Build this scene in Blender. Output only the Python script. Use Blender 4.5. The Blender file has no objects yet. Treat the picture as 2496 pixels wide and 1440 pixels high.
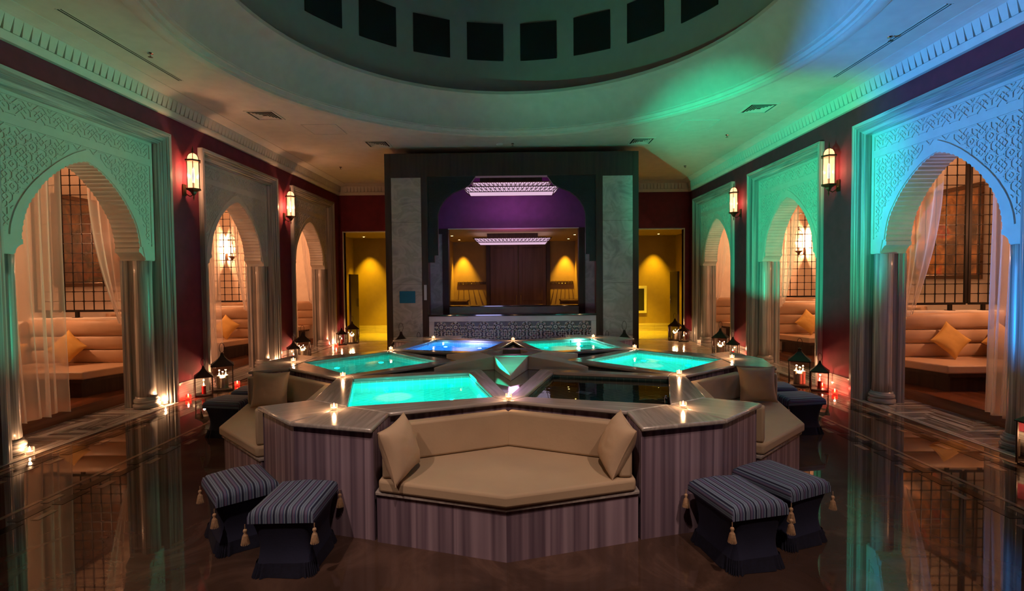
import bpy, bmesh, math, random
from mathutils import Vector, Matrix, noise
random.seed(7)
R_ = math.radians
scn = bpy.context.scene
COL = scn.collection

# ------------------------------------------------------------------ camera, world, lights, exposure
H = 1.8235
cam = bpy.data.cameras.new('camera'); cam.sensor_width = 36.0; cam.lens = 1245.1/2496*36; cam.clip_end = 80
co = bpy.data.objects.new('camera', cam); COL.objects.link(co)
def cam_rot(yaw, pitch, roll):
    f = Vector((math.sin(yaw)*math.cos(pitch), math.cos(yaw)*math.cos(pitch), math.sin(pitch)))
    r0 = Vector((math.cos(yaw), -math.sin(yaw), 0)); u0 = r0.cross(f)
    r = r0*math.cos(roll)+u0*math.sin(roll); u = -r0*math.sin(roll)+u0*math.cos(roll)
    m = Matrix((r, u, -f)).transposed(); return m.to_4x4()
co.matrix_world = Matrix.Translation((0, 0, H)) @ cam_rot(-0.01163, -0.03289, -0.00912)
scn.camera = co
w = bpy.data.worlds.new('dark_surroundings'); scn.world = w; w.use_nodes = True
w.node_tree.nodes['Background'].inputs[0].default_value = (0.01, 0.01, 0.015, 1)
w.node_tree.nodes['Background'].inputs[1].default_value = 0.5
scn.view_settings.view_transform = 'Standard'; scn.view_settings.look = 'None'
scn.view_settings.gamma = 1.0; scn.view_settings.use_curve_mapping = False
scn.view_settings.exposure = 0.0
cy = scn.cycles
cy.max_bounces = 8; cy.diffuse_bounces = 4; cy.glossy_bounces = 4; cy.transmission_bounces = 6; cy.transparent_max_bounces = 16
cy.sample_clamp_indirect = 4.0; cy.sample_clamp_direct = 0; cy.caustics_reflective = False; cy.caustics_refractive = True
cy.blur_glossy = 0.0

WARM = (1.0, 0.50, 0.27); FLAME = (1.0, 0.52, 0.25)
def point(name, loc, e, col=WARM, r=0.03, parent=None):
    l = bpy.data.lights.new(name, 'POINT'); l.energy = e; l.color = col; l.shadow_soft_size = r
    o = bpy.data.objects.new(name, l); COL.objects.link(o); o.location = loc
    if parent: o.parent = parent
    return o
def spot(name, loc, target, e, col, angle, blend=0.5, r=0.05):
    l = bpy.data.lights.new(name, 'SPOT'); l.energy = e; l.color = col; l.shadow_soft_size = r
    l.spot_size = R_(angle); l.spot_blend = blend
    o = bpy.data.objects.new(name, l); COL.objects.link(o); o.location = loc
    o.rotation_euler = (Vector(target)-Vector(loc)).to_track_quat('-Z', 'Y').to_euler()
    return o
TEAL = (0.0, 1.0, 0.52); BLUE = (0.0, 0.36, 1.0); CYAN = (0.0, 0.62, 1.0)
# beams of the pool lamps that leave the water towards the walls and the ceiling
spot('pool_beam_blue', (-1.15, 8.30, 0.775), (5.1, 5.15, 3.30), 2500, (0.0, 0.32, 1.0), 44, 0.6, 0.03)
spot('pool_beam_green', (-1.05, 4.85, 0.775), (4.9, 9.6, 3.45), 2200, TEAL, 45, 0.6, 0.03)
spot('pool_beam_left', (1.01, 8.45, 0.775), (-5.3, 5.9, 2.85), 420, TEAL, 42, 0.6, 0.03)
spot('pool_beam_dome', (2.5, 6.6, 0.775), (-1.5, 8.6, 5.0), 90, TEAL, 75, 0.9, 0.03)
spot('pool_beam_dome_right', (-2.5, 6.55, 0.775), (2.0, 8.6, 5.2), 200, TEAL, 60, 0.9, 0.03)

# ------------------------------------------------------------------ materials
def lin(c): return tuple(((x/255)/12.92 if x/255 <= 0.04045 else ((x/255+0.055)/1.055)**2.4) for x in c)
class NT:
    def __init__(s, name):
        s.m = bpy.data.materials.new(name); s.m.use_nodes = True; s.t = s.m.node_tree; s.n = s.t.nodes; s.l = s.t.links
        s.b = s.n['Principled BSDF']; s.o = s.n['Material Output']
    def node(s, t, **k):
        n = s.n.new(t)
        for a, b in k.items(): setattr(n, a, b)
        return n
    def link(s, a, b): s.l.new(a, b)
    def coords(s, scale, kind='Object'):
        tc = s.node('ShaderNodeTexCoord'); mp = s.node('ShaderNodeMapping'); mp.inputs['Scale'].default_value = scale
        s.link(tc.outputs[kind], mp.inputs[0]); return mp.outputs[0]
    def noise(s, vec, scale=1, detail=3, rough=0.5, dist=0):
        n = s.node('ShaderNodeTexNoise'); n.inputs['Scale'].default_value = scale; n.inputs['Detail'].default_value = detail
        n.inputs['Roughness'].default_value = rough; n.inputs['Distortion'].default_value = dist
        s.link(vec, n.inputs['Vector']); return n.outputs[0]
    def ramp(s, fac, stops, interp='LINEAR'):
        r = s.node('ShaderNodeValToRGB'); r.color_ramp.interpolation = interp; e = r.color_ramp.elements
        while len(e) < len(stops): e.new(0.5)
        for i, (p, c) in enumerate(stops): e[i].position = p; e[i].color = (*c, 1)
        s.link(fac, r.inputs[0]); return r.outputs[0]
    def bump(s, h, st=0.2, d=0.01):
        b = s.node('ShaderNodeBump'); b.inputs['Strength'].default_value = st; b.inputs['Distance'].default_value = d
        s.link(h, b.inputs['Height']); s.link(b.outputs[0], s.b.inputs['Normal'])
    def set(s, **k):
        for a, v in k.items():
            i = s.b.inputs[{'base': 'Base Color', 'rough': 'Roughness', 'metal': 'Metallic', 'spec': 'Specular IOR Level', 'coat': 'Coat Weight', 'coatr': 'Coat Roughness', 'sheen': 'Sheen Weight'}[a]]
            i.default_value = (*v, 1) if isinstance(v, tuple) else v
def plain(name, col, rough=0.6, metal=0.0, var=0.12, sc=6, bump=0.0, coat=0.0, spec=0.5):
    t = NT(name); t.set(rough=rough, metal=metal, coat=coat, spec=spec)
    v = t.coords((1, 1, 1)); n = t.noise(v, sc, 4)
    c0 = tuple(x*(1-var) for x in col); c1 = tuple(min(1, x*(1+var)) for x in col)
    t.link(t.ramp(n, [(0.3, c0), (0.7, c1)]), t.b.inputs['Base Color'])
    if bump: t.bump(t.noise(v, sc*12, 3), bump, 0.004)
    return t.m
def striped_marble(name, scale, stops, rough=0.14, coat=0.3, dist=0.2):
    t = NT(name); t.set(rough=rough, coat=coat, coatr=0.06)
    n = t.noise(t.coords(scale), 1, 3, 0.55, dist)
    t.link(t.ramp(n, stops), t.b.inputs['Base Color']); return t.m
def glow(name, col, st):
    t = NT(name); t.n.remove(t.b); e = t.node('ShaderNodeEmission'); e.inputs[0].default_value = (*col, 1); e.inputs[1].default_value = st
    t.link(e.outputs[0], t.o.inputs[0]); return t.m
def thin_glass(name, tint=(1, 1, 1), refl=1.0, emit=None, est=0, rough=0.02):
    t = NT(name); t.n.remove(t.b)
    tr = t.node('ShaderNodeBsdfTransparent'); tr.inputs[0].default_value = (*tint, 1)
    gl = t.node('ShaderNodeBsdfGlossy'); gl.inputs['Roughness'].default_value = rough
    fr = t.node('ShaderNodeFresnel'); fr.inputs[0].default_value = 1.33 + 0.15*refl
    mx = t.node('ShaderNodeMixShader'); t.link(fr.outputs[0], mx.inputs[0]); t.link(tr.outputs[0], mx.inputs[1]); t.link(gl.outputs[0], mx.inputs[2])
    out = mx.outputs[0]
    if emit:
        e = t.node('ShaderNodeEmission'); e.inputs[0].default_value = (*emit, 1); e.inputs[1].default_value = est
        a = t.node('ShaderNodeAddShader'); t.link(out, a.inputs[0]); t.link(e.outputs[0], a.inputs[1]); out = a.outputs[0]
    t.link(out, t.o.inputs[0]); return t.m

M = {}
GR = [(0.30, (0.13, 0.125, 0.125)), (0.42, (0.42, 0.40, 0.39)), (0.50, (0.26, 0.25, 0.25)), (0.60, (0.62, 0.59, 0.57)), (0.72, (0.48, 0.46, 0.45))]
GR2 = [(0.30, (0.09, 0.065, 0.10)), (0.40, (0.29, 0.22, 0.29)), (0.47, (0.13, 0.095, 0.14)), (0.55, (0.37, 0.29, 0.37)), (0.62, (0.18, 0.13, 0.19)), (0.72, (0.42, 0.34, 0.41))]  # purple tinge of the magenta lamps mixed into the stripe colours
GRS = [(0.28, (0.24, 0.22, 0.22)), (0.42, (0.40, 0.37, 0.36)), (0.50, (0.32, 0.30, 0.29)), (0.60, (0.50, 0.47, 0.45)), (0.72, (0.42, 0.39, 0.38))]
M['coping'] = striped_marble('honed_striped_coping_marble', (0.7, 9, 9), GRS, 0.16, 0.3)
M['marble_v'] = striped_marble('striped_marble_upright', (16, 16, 0.25), GR, 0.30, 0.0)
M['marble_x'] = striped_marble('striped_marble_along_x', (0.5, 18, 18), GR, 0.07)
M['marble_y'] = striped_marble('striped_marble_along_y', (18, 0.5, 18), GR, 0.12)
HB = [(0.30, (0.07, 0.06, 0.06)), (0.43, (0.30, 0.28, 0.28)), (0.50, (0.10, 0.09, 0.09)), (0.58, (0.55, 0.52, 0.51)), (0.70, (0.40, 0.38, 0.37))]
M['paving_x'] = striped_marble('paving_marble_along_x', (0.4, 11, 11), HB, 0.09)
M['paving_y'] = striped_marble('paving_marble_along_y', (11, 0.4, 11), HB, 0.09)
M['marble_h'] = striped_marble('striped_marble_level', (1.5, 1.5, 34), GR, 0.25, 0.0)
M['marble_body'] = striped_marble('striped_marble_wide_upright', (4.6, 4.6, 0.08), GR2, 0.26, 0.15)
M['marble_pale'] = striped_marble('pale_veined_marble', (1.2, 3, 3), [(0.3, (0.45, 0.44, 0.43)), (0.6, (0.66, 0.64, 0.63))], 0.36, 0.0)
M['onyx'] = striped_marble('grey_onyx', (2, 2, 2.4), [(0.35, (0.34, 0.33, 0.30)), (0.5, (0.52, 0.50, 0.46)), (0.56, (0.40, 0.38, 0.34)), (0.7, (0.55, 0.53, 0.49))], 0.25, 0.1, 0.9)
M['panel_ground'] = plain('grey_marble_painted_recess_shade', (0.20, 0.20, 0.22), 0.5)  # recess shade behind the counter fretwork painted in as darker grey
M['plaster'] = plain('ivory_plaster', (0.66, 0.63, 0.58), 0.7, var=0.05, bump=0.05)
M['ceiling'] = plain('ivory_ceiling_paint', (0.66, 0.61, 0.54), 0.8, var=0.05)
M['cream'] = plain('cream_wall_paint', (0.72, 0.62, 0.52), 0.8, var=0.05)
M['wine'] = plain('burgundy_wall_paint', (0.17, 0.012, 0.03), 0.75, var=0.15)
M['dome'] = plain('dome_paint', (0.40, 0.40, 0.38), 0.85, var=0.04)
M['wood'] = striped_marble('dark_walnut', (14, 14, 0.9), [(0.3, (0.030, 0.014, 0.010)), (0.6, (0.055, 0.027, 0.018))], 0.45, 0.0)
M['door_wood'] = striped_marble('brown_door_veneer', (10, 10, 0.6), [(0.3, (0.10, 0.050, 0.034)), (0.6, (0.16, 0.085, 0.058))], 0.4, 0.0)
M['wood_floor'] = striped_marble('reddish_wood_boards', (9, 0.6, 9), [(0.3, (0.10, 0.032, 0.016)), (0.6, (0.22, 0.075, 0.035))], 0.25, 0.2)
M['blackwood'] = plain('black_painted_carved_wood', (0.018, 0.022, 0.022), 0.5)
M['iron'] = plain('black_wrought_iron', (0.018, 0.014, 0.013), 0.4, 0.6)
M['bronze'] = plain('aged_bronze', (0.10, 0.055, 0.03), 0.4, 0.8)
M['lantern'] = plain('dark_brown_lantern_metal', (0.035, 0.02, 0.016), 0.45, 0.5)
M['chrome'] = plain('chrome', (0.6, 0.6, 0.6), 0.12, 1.0, var=0.02)
M['beige'] = plain('beige_canvas', (0.47, 0.36, 0.245), 0.8, var=0.06, sc=3, bump=0.25)
M['beige_pillow'] = plain('beige_cotton', (0.54, 0.40, 0.275), 0.8, var=0.06, sc=3, bump=0.25)
M['mustard'] = plain('mustard_cotton', (0.62, 0.36, 0.09), 0.8, var=0.08, bump=0.2)
M['leather'] = plain('tan_leatherette', (0.56, 0.37, 0.24), 0.45, var=0.05, bump=0.1)
M['navy'] = plain('navy_fabric', (0.014, 0.019, 0.055), 0.85, var=0.12, bump=0.2)
M['navy_fringe'] = plain('navy_fringe_fabric', (0.007, 0.010, 0.032), 0.9, var=0.3, sc=40)
M['tassel'] = plain('gold_tassel_thread', (0.50, 0.33, 0.20), 0.7, var=0.25, sc=60)
M['black'] = plain('black_polished_stone', (0.012, 0.012, 0.015), 0.08, coat=0.5)
M['screen'] = plain('black_screen_panel', (0.004, 0.004, 0.005), 0.7)
M['wax'] = plain('ivory_wax', (0.75, 0.62, 0.45), 0.5, var=0.04)
M['wax_red'] = plain('red_wax', (0.65, 0.05, 0.03), 0.5, var=0.04)
M['ochre'] = plain('ochre_corridor_paint', (0.34, 0.24, 0.10), 0.8, var=0.05)
M['skirting'] = striped_marble('beige_marble_skirting', (0.6, 6, 14), [(0.35, (0.42, 0.36, 0.26)), (0.5, (0.62, 0.55, 0.42)), (0.6, (0.50, 0.42, 0.30))], 0.12)
M['purple'] = plain('purple_wall_paint', (0.20, 0.045, 0.20), 0.7, var=0.1)
M['plum'] = plain('plum_wall_paint', (0.20, 0.07, 0.12), 0.7, var=0.1)
M['sign'] = plain('blue_notice', (0.0, 0.16, 0.30), 0.5)
M['white'] = plain('white_plastic', (0.6, 0.6, 0.6), 0.4, var=0.02)
M['channel'] = plain('wet_grey_stone', (0.13, 0.125, 0.135), 0.06, var=0.3, sc=2, coat=0.6)
M['inlay'] = plain('black_marble_inlay', (0.004, 0.003, 0.003), 0.12, spec=0.25)
M['inlay2'] = plain('tan_marble_inlay', (0.26, 0.17, 0.12), 0.08, coat=0.3)
M['flame'] = glow('candle_flame', (1.0, 0.62, 0.30), 22)
M['lamp_bulb'] = glow('warm_bulb', (1.0, 0.70, 0.45), 14)
M['down'] = glow('downlight_bulb', (1.0, 0.62, 0.18), 25)
M['pool_lamp'] = glow('pool_lamp_glow', (0.35, 1.0, 0.85), 60)
M['glass'] = thin_glass('clear_glass')
M['cup'] = thin_glass('candle_cup_glass', (1, 0.93, 0.85), 1, (1, 0.5, 0.25), 0.5)
M['redglass'] = thin_glass('red_glass', (1, 0.10, 0.06), 1, (1, 0.04, 0.02), 1.3)
M['sconce_glass'] = thin_glass('ribbed_sconce_glass', (1, 0.9, 0.8), 1, (1.0, 0.42, 0.2), 1.3, 0.2)
M['lampfret'] = glow('lilac_lamp_glow', (0.85, 0.55, 0.75), 0.9)
def water_mat(name, tint):
    t = NT(name); t.n.remove(t.b); g = t.node('ShaderNodeBsdfGlass'); g.inputs['IOR'].default_value = 1.33; g.inputs['Roughness'].default_value = 0.012
    g.inputs['Color'].default_value = (*tint, 1)
    n = t.noise(t.coords((1, 1, 1)), 5, 2, 0.5, 0.4); b = t.node('ShaderNodeBump'); b.inputs['Strength'].default_value = 0.12; b.inputs['Distance'].default_value = 0.01
    t.link(n, b.inputs['Height']); t.link(b.outputs[0], g.inputs['Normal']); t.link(g.outputs[0], t.o.inputs[0]); return t.m
M['water_teal'] = water_mat('teal_water', (0.75, 1.0, 0.98)); M['water_blue'] = water_mat('blue_water', (0.7, 0.9, 1.0)); M['water_dark'] = water_mat('still_water', (0.8, 0.95, 0.95))

def tiles(name, c, c2, mortar):
    t = NT(name); t.set(rough=0.25)
    tc = t.node('ShaderNodeTexCoord'); sep = t.node('ShaderNodeSeparateXYZ'); t.link(tc.outputs['UV'], sep.inputs[0])
    cm = t.node('ShaderNodeCombineXYZ'); t.link(sep.outputs[0], cm.inputs[0]); t.link(sep.outputs[1], cm.inputs[1])
    b = t.node('ShaderNodeTexBrick'); b.offset = 0.0
    b.inputs['Scale'].default_value = 1; b.inputs['Brick Width'].default_value = 0.075; b.inputs['Row Height'].default_value = 0.075; b.inputs['Mortar Size'].default_value = 0.003
    b.inputs['Color1'].default_value = (*c, 1); b.inputs['Color2'].default_value = (*c2, 1); b.inputs['Mortar'].default_value = (*mortar, 1)
    t.link(cm.outputs[0], b.inputs['Vector']); t.link(b.outputs[0], t.b.inputs['Base Color']); return t.m
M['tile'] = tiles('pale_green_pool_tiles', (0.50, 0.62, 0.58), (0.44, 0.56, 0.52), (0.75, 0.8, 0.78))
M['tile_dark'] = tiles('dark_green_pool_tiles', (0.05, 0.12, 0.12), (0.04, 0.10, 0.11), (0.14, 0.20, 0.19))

def floor_mat():
    t = NT('brown_polished_marble'); t.set(rough=0.055, coat=0.0, coatr=0.03, spec=0.52)
    v = t.coords((1, 1, 1)); n = t.noise(v, 1.3, 8, 0.62, 1.6); n2 = t.noise(v, 5, 5, 0.6, 0.5)
    c = t.ramp(n, [(0.3, (0.045, 0.027, 0.020)), (0.5, (0.072, 0.043, 0.033)), (0.62, (0.11, 0.066, 0.050)), (0.75, (0.065, 0.040, 0.031))])
    t.link(c, t.b.inputs['Base Color'])
    r = t.node('ShaderNodeMapRange'); r.inputs['To Min'].default_value = 0.008; r.inputs['To Max'].default_value = 0.045
    t.link(n2, r.inputs['Value']); t.link(r.outputs[0], t.b.inputs['Roughness'])
    return t.m
M['floor'] = floor_mat()
def stripe_fabric():
    t = NT('striped_blue_ottoman_fabric'); t.set(rough=0.8)
    tc = t.node('ShaderNodeTexCoord'); sep = t.node('ShaderNodeSeparateXYZ'); t.link(tc.outputs['UV'], sep.inputs[0])
    mu = t.node('ShaderNodeMath', operation='MULTIPLY'); mu.inputs[1].default_value = 13.5; t.link(sep.outputs[0], mu.inputs[0])
    fr = t.node('ShaderNodeMath', operation='FRACT'); t.link(mu.outputs[0], fr.inputs[0])
    N = (0.006, 0.009, 0.04); A = (0.12, 0.18, 0.28); B = (0.035, 0.08, 0.18); P = (0.12, 0.075, 0.18); G = (0.22, 0.28, 0.38)
    t.link(t.ramp(fr.outputs[0], [(0, N), (0.14, A), (0.22, G), (0.28, B), (0.34, G), (0.40, A), (0.50, N), (0.56, P), (0.64, A), (0.70, P), (0.78, B), (0.88, G), (0.94, A)], 'CONSTANT'), t.b.inputs['Base Color'])
    return t.m
M['stripe'] = stripe_fabric()
def curtain_mat():
    t = NT('sheer_white_voile'); t.n.remove(t.b)
    d = t.node('ShaderNodeBsdfDiffuse'); d.inputs[0].default_value = (0.80, 0.74, 0.70, 1)
    tl = t.node('ShaderNodeBsdfTranslucent'); tl.inputs[0].default_value = (0.80, 0.70, 0.64, 1)
    tr = t.node('ShaderNodeBsdfTransparent')
    m1 = t.node('ShaderNodeMixShader'); m1.inputs[0].default_value = 0.5; t.link(d.outputs[0], m1.inputs[1]); t.link(tl.outputs[0], m1.inputs[2])
    lw = t.node('ShaderNodeLayerWeight'); lw.inputs[0].default_value = 0.35
    mr = t.node('ShaderNodeMapRange'); mr.inputs['From Min'].default_value = 0.0; mr.inputs['From Max'].default_value = 0.8; mr.inputs['To Min'].default_value = 0.64; mr.inputs['To Max'].default_value = 0.10
    t.link(lw.outputs['Facing'], mr.inputs['Value'])
    m2 = t.node('ShaderNodeMixShader'); t.link(mr.outputs[0], m2.inputs[0]); t.link(m1.outputs[0], m2.inputs[1]); t.link(tr.outputs[0], m2.inputs[2])
    t.link(m2.outputs[0], t.o.inputs[0]); return t.m
M['curtain'] = curtain_mat()
def painting_mat(name, seed, warm):
    t = NT(name); t.set(rough=0.25, coat=0.5, coatr=0.1)
    v = t.coords((1, 1, 1)); v.node.inputs['Location'].default_value = (seed, seed*2, seed)
    a = t.noise(v, 1.1, 2, 0.5, 0.6); b = t.noise(v, 3.3, 5, 0.6, 1.0)
    c1 = t.ramp(a, [(0.30, (0.035, 0.018, 0.008)), (0.46, (0.12, 0.06, 0.02)), (0.52, (0.34, 0.16, 0.04) if warm else (0.05, 0.04, 0.02)), (0.58, (0.30, 0.05, 0.02) if warm else (0.09, 0.035, 0.015)), (0.66, (0.10, 0.05, 0.02))])
    c2 = t.ramp(b, [(0.35, (0.6, 0.5, 0.4)), (0.65, (2.4, 2.1, 1.8))])
    mx = t.node('ShaderNodeMix', data_type='RGBA', blend_type='MULTIPLY'); mx.inputs[0].default_value = 0.8
    t.link(c1, mx.inputs[6]); t.link(c2, mx.inputs[7]); t.link(mx.outputs[2], t.b.inputs['Base Color']); return t.m
M['paint_l'] = painting_mat('dim_painting', 3.1, False); M['paint_r'] = painting_mat('warm_painting', 7.7, True)

# ------------------------------------------------------------------ mesh helpers
class MB:
    def __init__(s): s.v = []; s.f = []; s.uv = {}
    def add(s, vs, fs):
        k = len(s.v); s.v += [tuple(p) for p in vs]; s.f += [tuple(i+k for i in f) for f in fs]; return s
    def box(s, x0, y0, z0, x1, y1, z1):
        return s.add([(x0, y0, z0), (x1, y0, z0), (x1, y1, z0), (x0, y1, z0), (x0, y0, z1), (x1, y0, z1), (x1, y1, z1), (x0, y1, z1)],
                     [(0, 3, 2, 1), (4, 5, 6, 7), (0, 1, 5, 4), (1, 2, 6, 5), (2, 3, 7, 6), (3, 0, 4, 7)])
    def prism(s, poly, a, b, fn=lambda p, q, h: (p, q, h)):
        n = len(poly); vs = [fn(p, q, a) for p, q in poly] + [fn(p, q, b) for p, q in poly]
        fs = [tuple(range(n))[::-1], tuple(range(n, 2*n))] + [(i, (i+1) % n, n+(i+1) % n, n+i) for i in range(n)]
        return s.add(vs, fs)
    def tube(s, p0, p1, r, n=6, r1=None):
        p0 = Vector(p0); p1 = Vector(p1); d = (p1-p0).normalized(); a = d.orthogonal().normalized(); b = d.cross(a); r1 = r if r1 is None else r1
        vs = []
        for p, rr in ((p0, r), (p1, r1)):
            for i in range(n):
                t = 2*math.pi*i/n; vs.append(p+(a*math.cos(t)+b*math.sin(t))*rr)
        return s.add(vs, [tuple(range(n))[::-1], tuple(range(n, 2*n))] + [(i, (i+1) % n, n+(i+1) % n, n+i) for i in range(n)])
    def path(s, pts, r, n=6):
        for a, b in zip(pts, pts[1:]): s.tube(a, b, r, n)
        return s
    def lathe(s, prof, n=24, c=(0, 0), caps=True, a0=0.0, flat=0.0):
        vs = []; m = len(prof)
        for i in range(n):
            t = a0+2*math.pi*i/n
            for r, z in prof: vs.append((c[0]+r*math.cos(t), c[1]+r*math.sin(t), z))
        fs = [(i*m+j, ((i+1) % n)*m+j, ((i+1) % n)*m+j+1, i*m+j+1) for i in range(n) for j in range(m-1)]
        if caps:
            fs.append(tuple(i*m for i in range(n))[::-1]); fs.append(tuple(i*m+m-1 for i in range(n)))
        return s.add(vs, fs)
    def mesh(s, name, mat=None, smooth=False, recalc=True):
        me = bpy.data.meshes.new(name); me.from_pydata(s.v, [], s.f)
        if recalc:
            bm = bmesh.new(); bm.from_mesh(me); bmesh.ops.recalc_face_normals(bm, faces=bm.faces); bm.to_mesh(me); bm.free()
        if mat: me.materials.append(mat)
        if smooth:
            me.polygons.foreach_set('use_smooth', [True]*len(me.polygons))
        return me
    def build(s, name, mat, parent=None, loc=(0, 0, 0), rz=0.0, smooth=False, bevel=0, seg=2, sub=0, auto=False, recalc=True):
        me = s.mesh(name, mat, smooth or auto or bevel > 0, recalc)
        o = inst(name, me, parent, loc, rz)
        if bevel:
            b = o.modifiers.new('bevel', 'BEVEL'); b.width = bevel; b.segments = seg; b.limit_method = 'ANGLE'; b.angle_limit = R_(35); b.harden_normals = False
        if sub:
            b = o.modifiers.new('sub', 'SUBSURF'); b.levels = sub; b.render_levels = sub
        if auto or bevel: me.set_sharp_from_angle(angle=R_(40))
        return o
def inst(name, me, parent=None, loc=(0, 0, 0), rz=0.0):
    o = bpy.data.objects.new(name, me); COL.objects.link(o)
    o.location = loc
    if rz: o.rotation_euler = (0, 0, rz)
    if parent is not None: o.parent = parent
    return o
def thing(name, label, cat, loc=(0, 0, 0), rz=0.0, group=None):
    o = bpy.data.objects.new(name, None); COL.objects.link(o); o.location = loc; o.rotation_euler = (0, 0, rz)
    o.empty_display_size = 0.1; return tag(o, label, cat, group)
def tag(o, label, cat, group=None):
    o['label'] = label; o['category'] = cat
    if group: o['group'] = group
    return o
def struct(o): o['kind'] = 'structure'; return o
def copy_tree(o, parent=None):
    c = o.copy(); COL.objects.link(c)
    if parent: c.parent = parent
    for ch in list(o.children): copy_tree(ch, c)
    return c
def rot2(p, q, a): return (p*math.cos(a)-q*math.sin(a), p*math.sin(a)+q*math.cos(a))

XL, XR = -5.16, 4.95          # planes of the arch surrounds
WL, WR = -5.24, 5.03          # burgundy wall planes
CEIL = 4.60
BACK = 15.0
OUT = 2.75                    # depth of the side galleries behind the surround plane
CL = [6.32, 9.73, 13.12]; CR = [6.34, 9.81, 13.25]
OX, OY = -0.074, 6.142          # centre of the dome
FC = (-0.087, 6.373)          # centre of the fountain

# ------------------------------------------------------------------ floor
fl = struct(MB().box(-8.2, -3.2, -0.1, 8.0, 19, 0).build('floor', M['floor']))
def clip(r, b):
    x0, y0, x1, y1 = max(r[0], b[0]), max(r[1], b[1]), min(r[2], b[2]), min(r[3], b[3])
    return (x0, y0, x1, y1) if x1-x0 > 0.02 and y1-y0 > 0.02 else None
def herring(x0, x1, y0, y1, L=0.62, W=0.155):
    n = int(L/W); got = 0
    k = -40
    pieces = []
    for j in range(-60, 140):
        for i in range(-60, 60):
            # axis aligned herringbone: horizontal piece and upright piece stepping along the diagonal
            bx = x0 + (i*2*n + j)*W; by = y0 + j*W
            pieces.append((bx, by, bx+L, by+W, 0)); pieces.append((bx+L, by+W-L, bx+L+W, by+W, 1))
    b = (x0, y0, x1, y1)
    for p in pieces:
        c = clip(p[:4], b)
        if c:
            g = 0.002; o = MB().box(c[0]+g, c[1]+g, 0.0, c[2]-g, c[3]-g, 0.003+0.0015*random.random())
            o.build('paving_stone', M['paving_x'] if p[4] == 0 else M['paving_y'], fl)
            got += 1
    return got
for X, s in ((XL, -1), (XR, 1)):
    a, b = (X-0.02, X+s*0.80) if s > 0 else (X+s*0.80, X+0.02)
    edge = 0.09
    if s < 0: herring(a, b-edge, 4.4, 8.9); MB().box(b-edge+0.002, 4.4, 0, b, 15, 0.004).build('border_strip', M['marble_y'], fl); MB().box(a, 8.902, 0, b-edge, 15, 0.004).build('border_strip', M['marble_y'], fl)
    else: herring(a+edge, b, 4.4, 8.9); MB().box(a, 4.4, 0, a+edge-0.002, 15, 0.004).build('border_strip', M['marble_y'], fl); MB().box(a+edge, 8.902, 0, b, 15, 0.004).build('border_strip', M['marble_y'], fl)
# staggered inlay rows
for xr in (-4.86, -3.84, 4.60, 3.74):
    yy = 2.6; k = 0
    while yy < 10.5:
        dx = 0.035 if k % 2 else -0.035
        MB().box(xr+dx-0.045, yy, 0, xr+dx+0.045, yy+0.27, 0.002).build('inlay_stone', M['inlay'], fl)
        MB().box(xr-dx*3-0.03, yy+0.03, 0, xr-dx*3+0.03, yy+0.20, 0.002).build('inlay_stone', M['inlay2'], fl)
        yy += 0.30; k += 1
    yb = 2.6
    while yb < 10:
        MB().box(xr+0.16 if xr > 0 else xr-0.20, yb, 0, xr+0.20 if xr > 0 else xr-0.16, yb+1.6-0.01, 0.002).build('inlay_strip', M['inlay2'], fl); yb += 1.6
# back of the hall: pale herringbone paving far off
MB().box(-5.1, 10.6, 0, 4.9, 15.0, 0.003).build('far_paving', M['skirting'], fl)

# ------------------------------------------------------------------ ceiling with round opening, cove, drum and dome
def ceiling_mesh():
    mb = MB(); n = 96; x0, x1, y0, y1 = WL-0.1, WR+0.1, -3.2, BACK+0.1; r = 3.805
    ins, outs = [], []
    angs = sorted(set([2*math.pi*i/n for i in range(n)] + [math.atan2(yy-OY, xx-OX) % (2*math.pi) for xx in (x0, x1) for yy in (y0, y1)]))
    for t in angs:
        c, s = math.cos(t), math.sin(t)
        k = min((x1-OX)/c if c > 1e-9 else 1e9, (x0-OX)/c if c < -1e-9 else 1e9, (y1-OY)/s if s > 1e-9 else 1e9, (y0-OY)/s if s < -1e-9 else 1e9)
        ins.append((OX+r*c, OY+r*s)); outs.append((OX+k*c, OY+k*s))
    m = len(angs)
    vs = [(x, y, CEIL) for x, y in ins+outs] + [(x, y, CEIL+0.1) for x, y in ins+outs]
    fs = []
    for i in range(m):
        j = (i+1) % m
        fs += [(i, j, m+j, m+i), (2*m+i, 3*m+i, 3*m+j, 2*m+j), (m+i, m+j, 3*m+j, 3*m+i), (i, 2*m+i, 2*m+j, j)]
    return mb.add(vs, fs)
ceil = struct(ceiling_mesh().build('ceiling', M['ceiling']))
n = 96
KD = 1.057                    # size of the dome, given as (radius, height above the ceiling)
def dl_(P): return [(r_*KD, CEIL+h_*KD) for r_, h_ in P]
MB().lathe(dl_([(3.74, 0.001), (3.74, -0.015), (3.70, -0.025), (3.64, -0.03), (3.62, -0.018), (3.60, -0.018), (3.595, 0.02)]), n, (OX, OY), False).build('trim_1', M['ceiling'], auto=True, recalc=False)['kind'] = 'structure'
dome = struct(MB().lathe(dl_([(3.60, 0.01), (3.56, 0.01), (3.54, 0.05), (3.50, 0.05), (3.50, 0.065)] + [(3.13+0.36*math.cos(R_(a)), 0.07+0.46*math.sin(R_(a))) for a in range(0, 86, 6)] +
                          [(3.14, 0.54), (3.11, 0.55), (3.11, 0.60), (3.25, 0.62), (3.27, 0.65)]), n, (OX, OY), False).build('trim_2', M['ceiling'], auto=True, recalc=False))
dp = [(3.27, 0.63), (3.27, 1.05), (3.26, 1.95), (3.22, 2.25)] + [(3.20*math.cos(R_(a)), 2.27+1.5*math.sin(R_(a))) for a in range(4, 90, 5)] + [(0.01, 3.77)]
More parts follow.
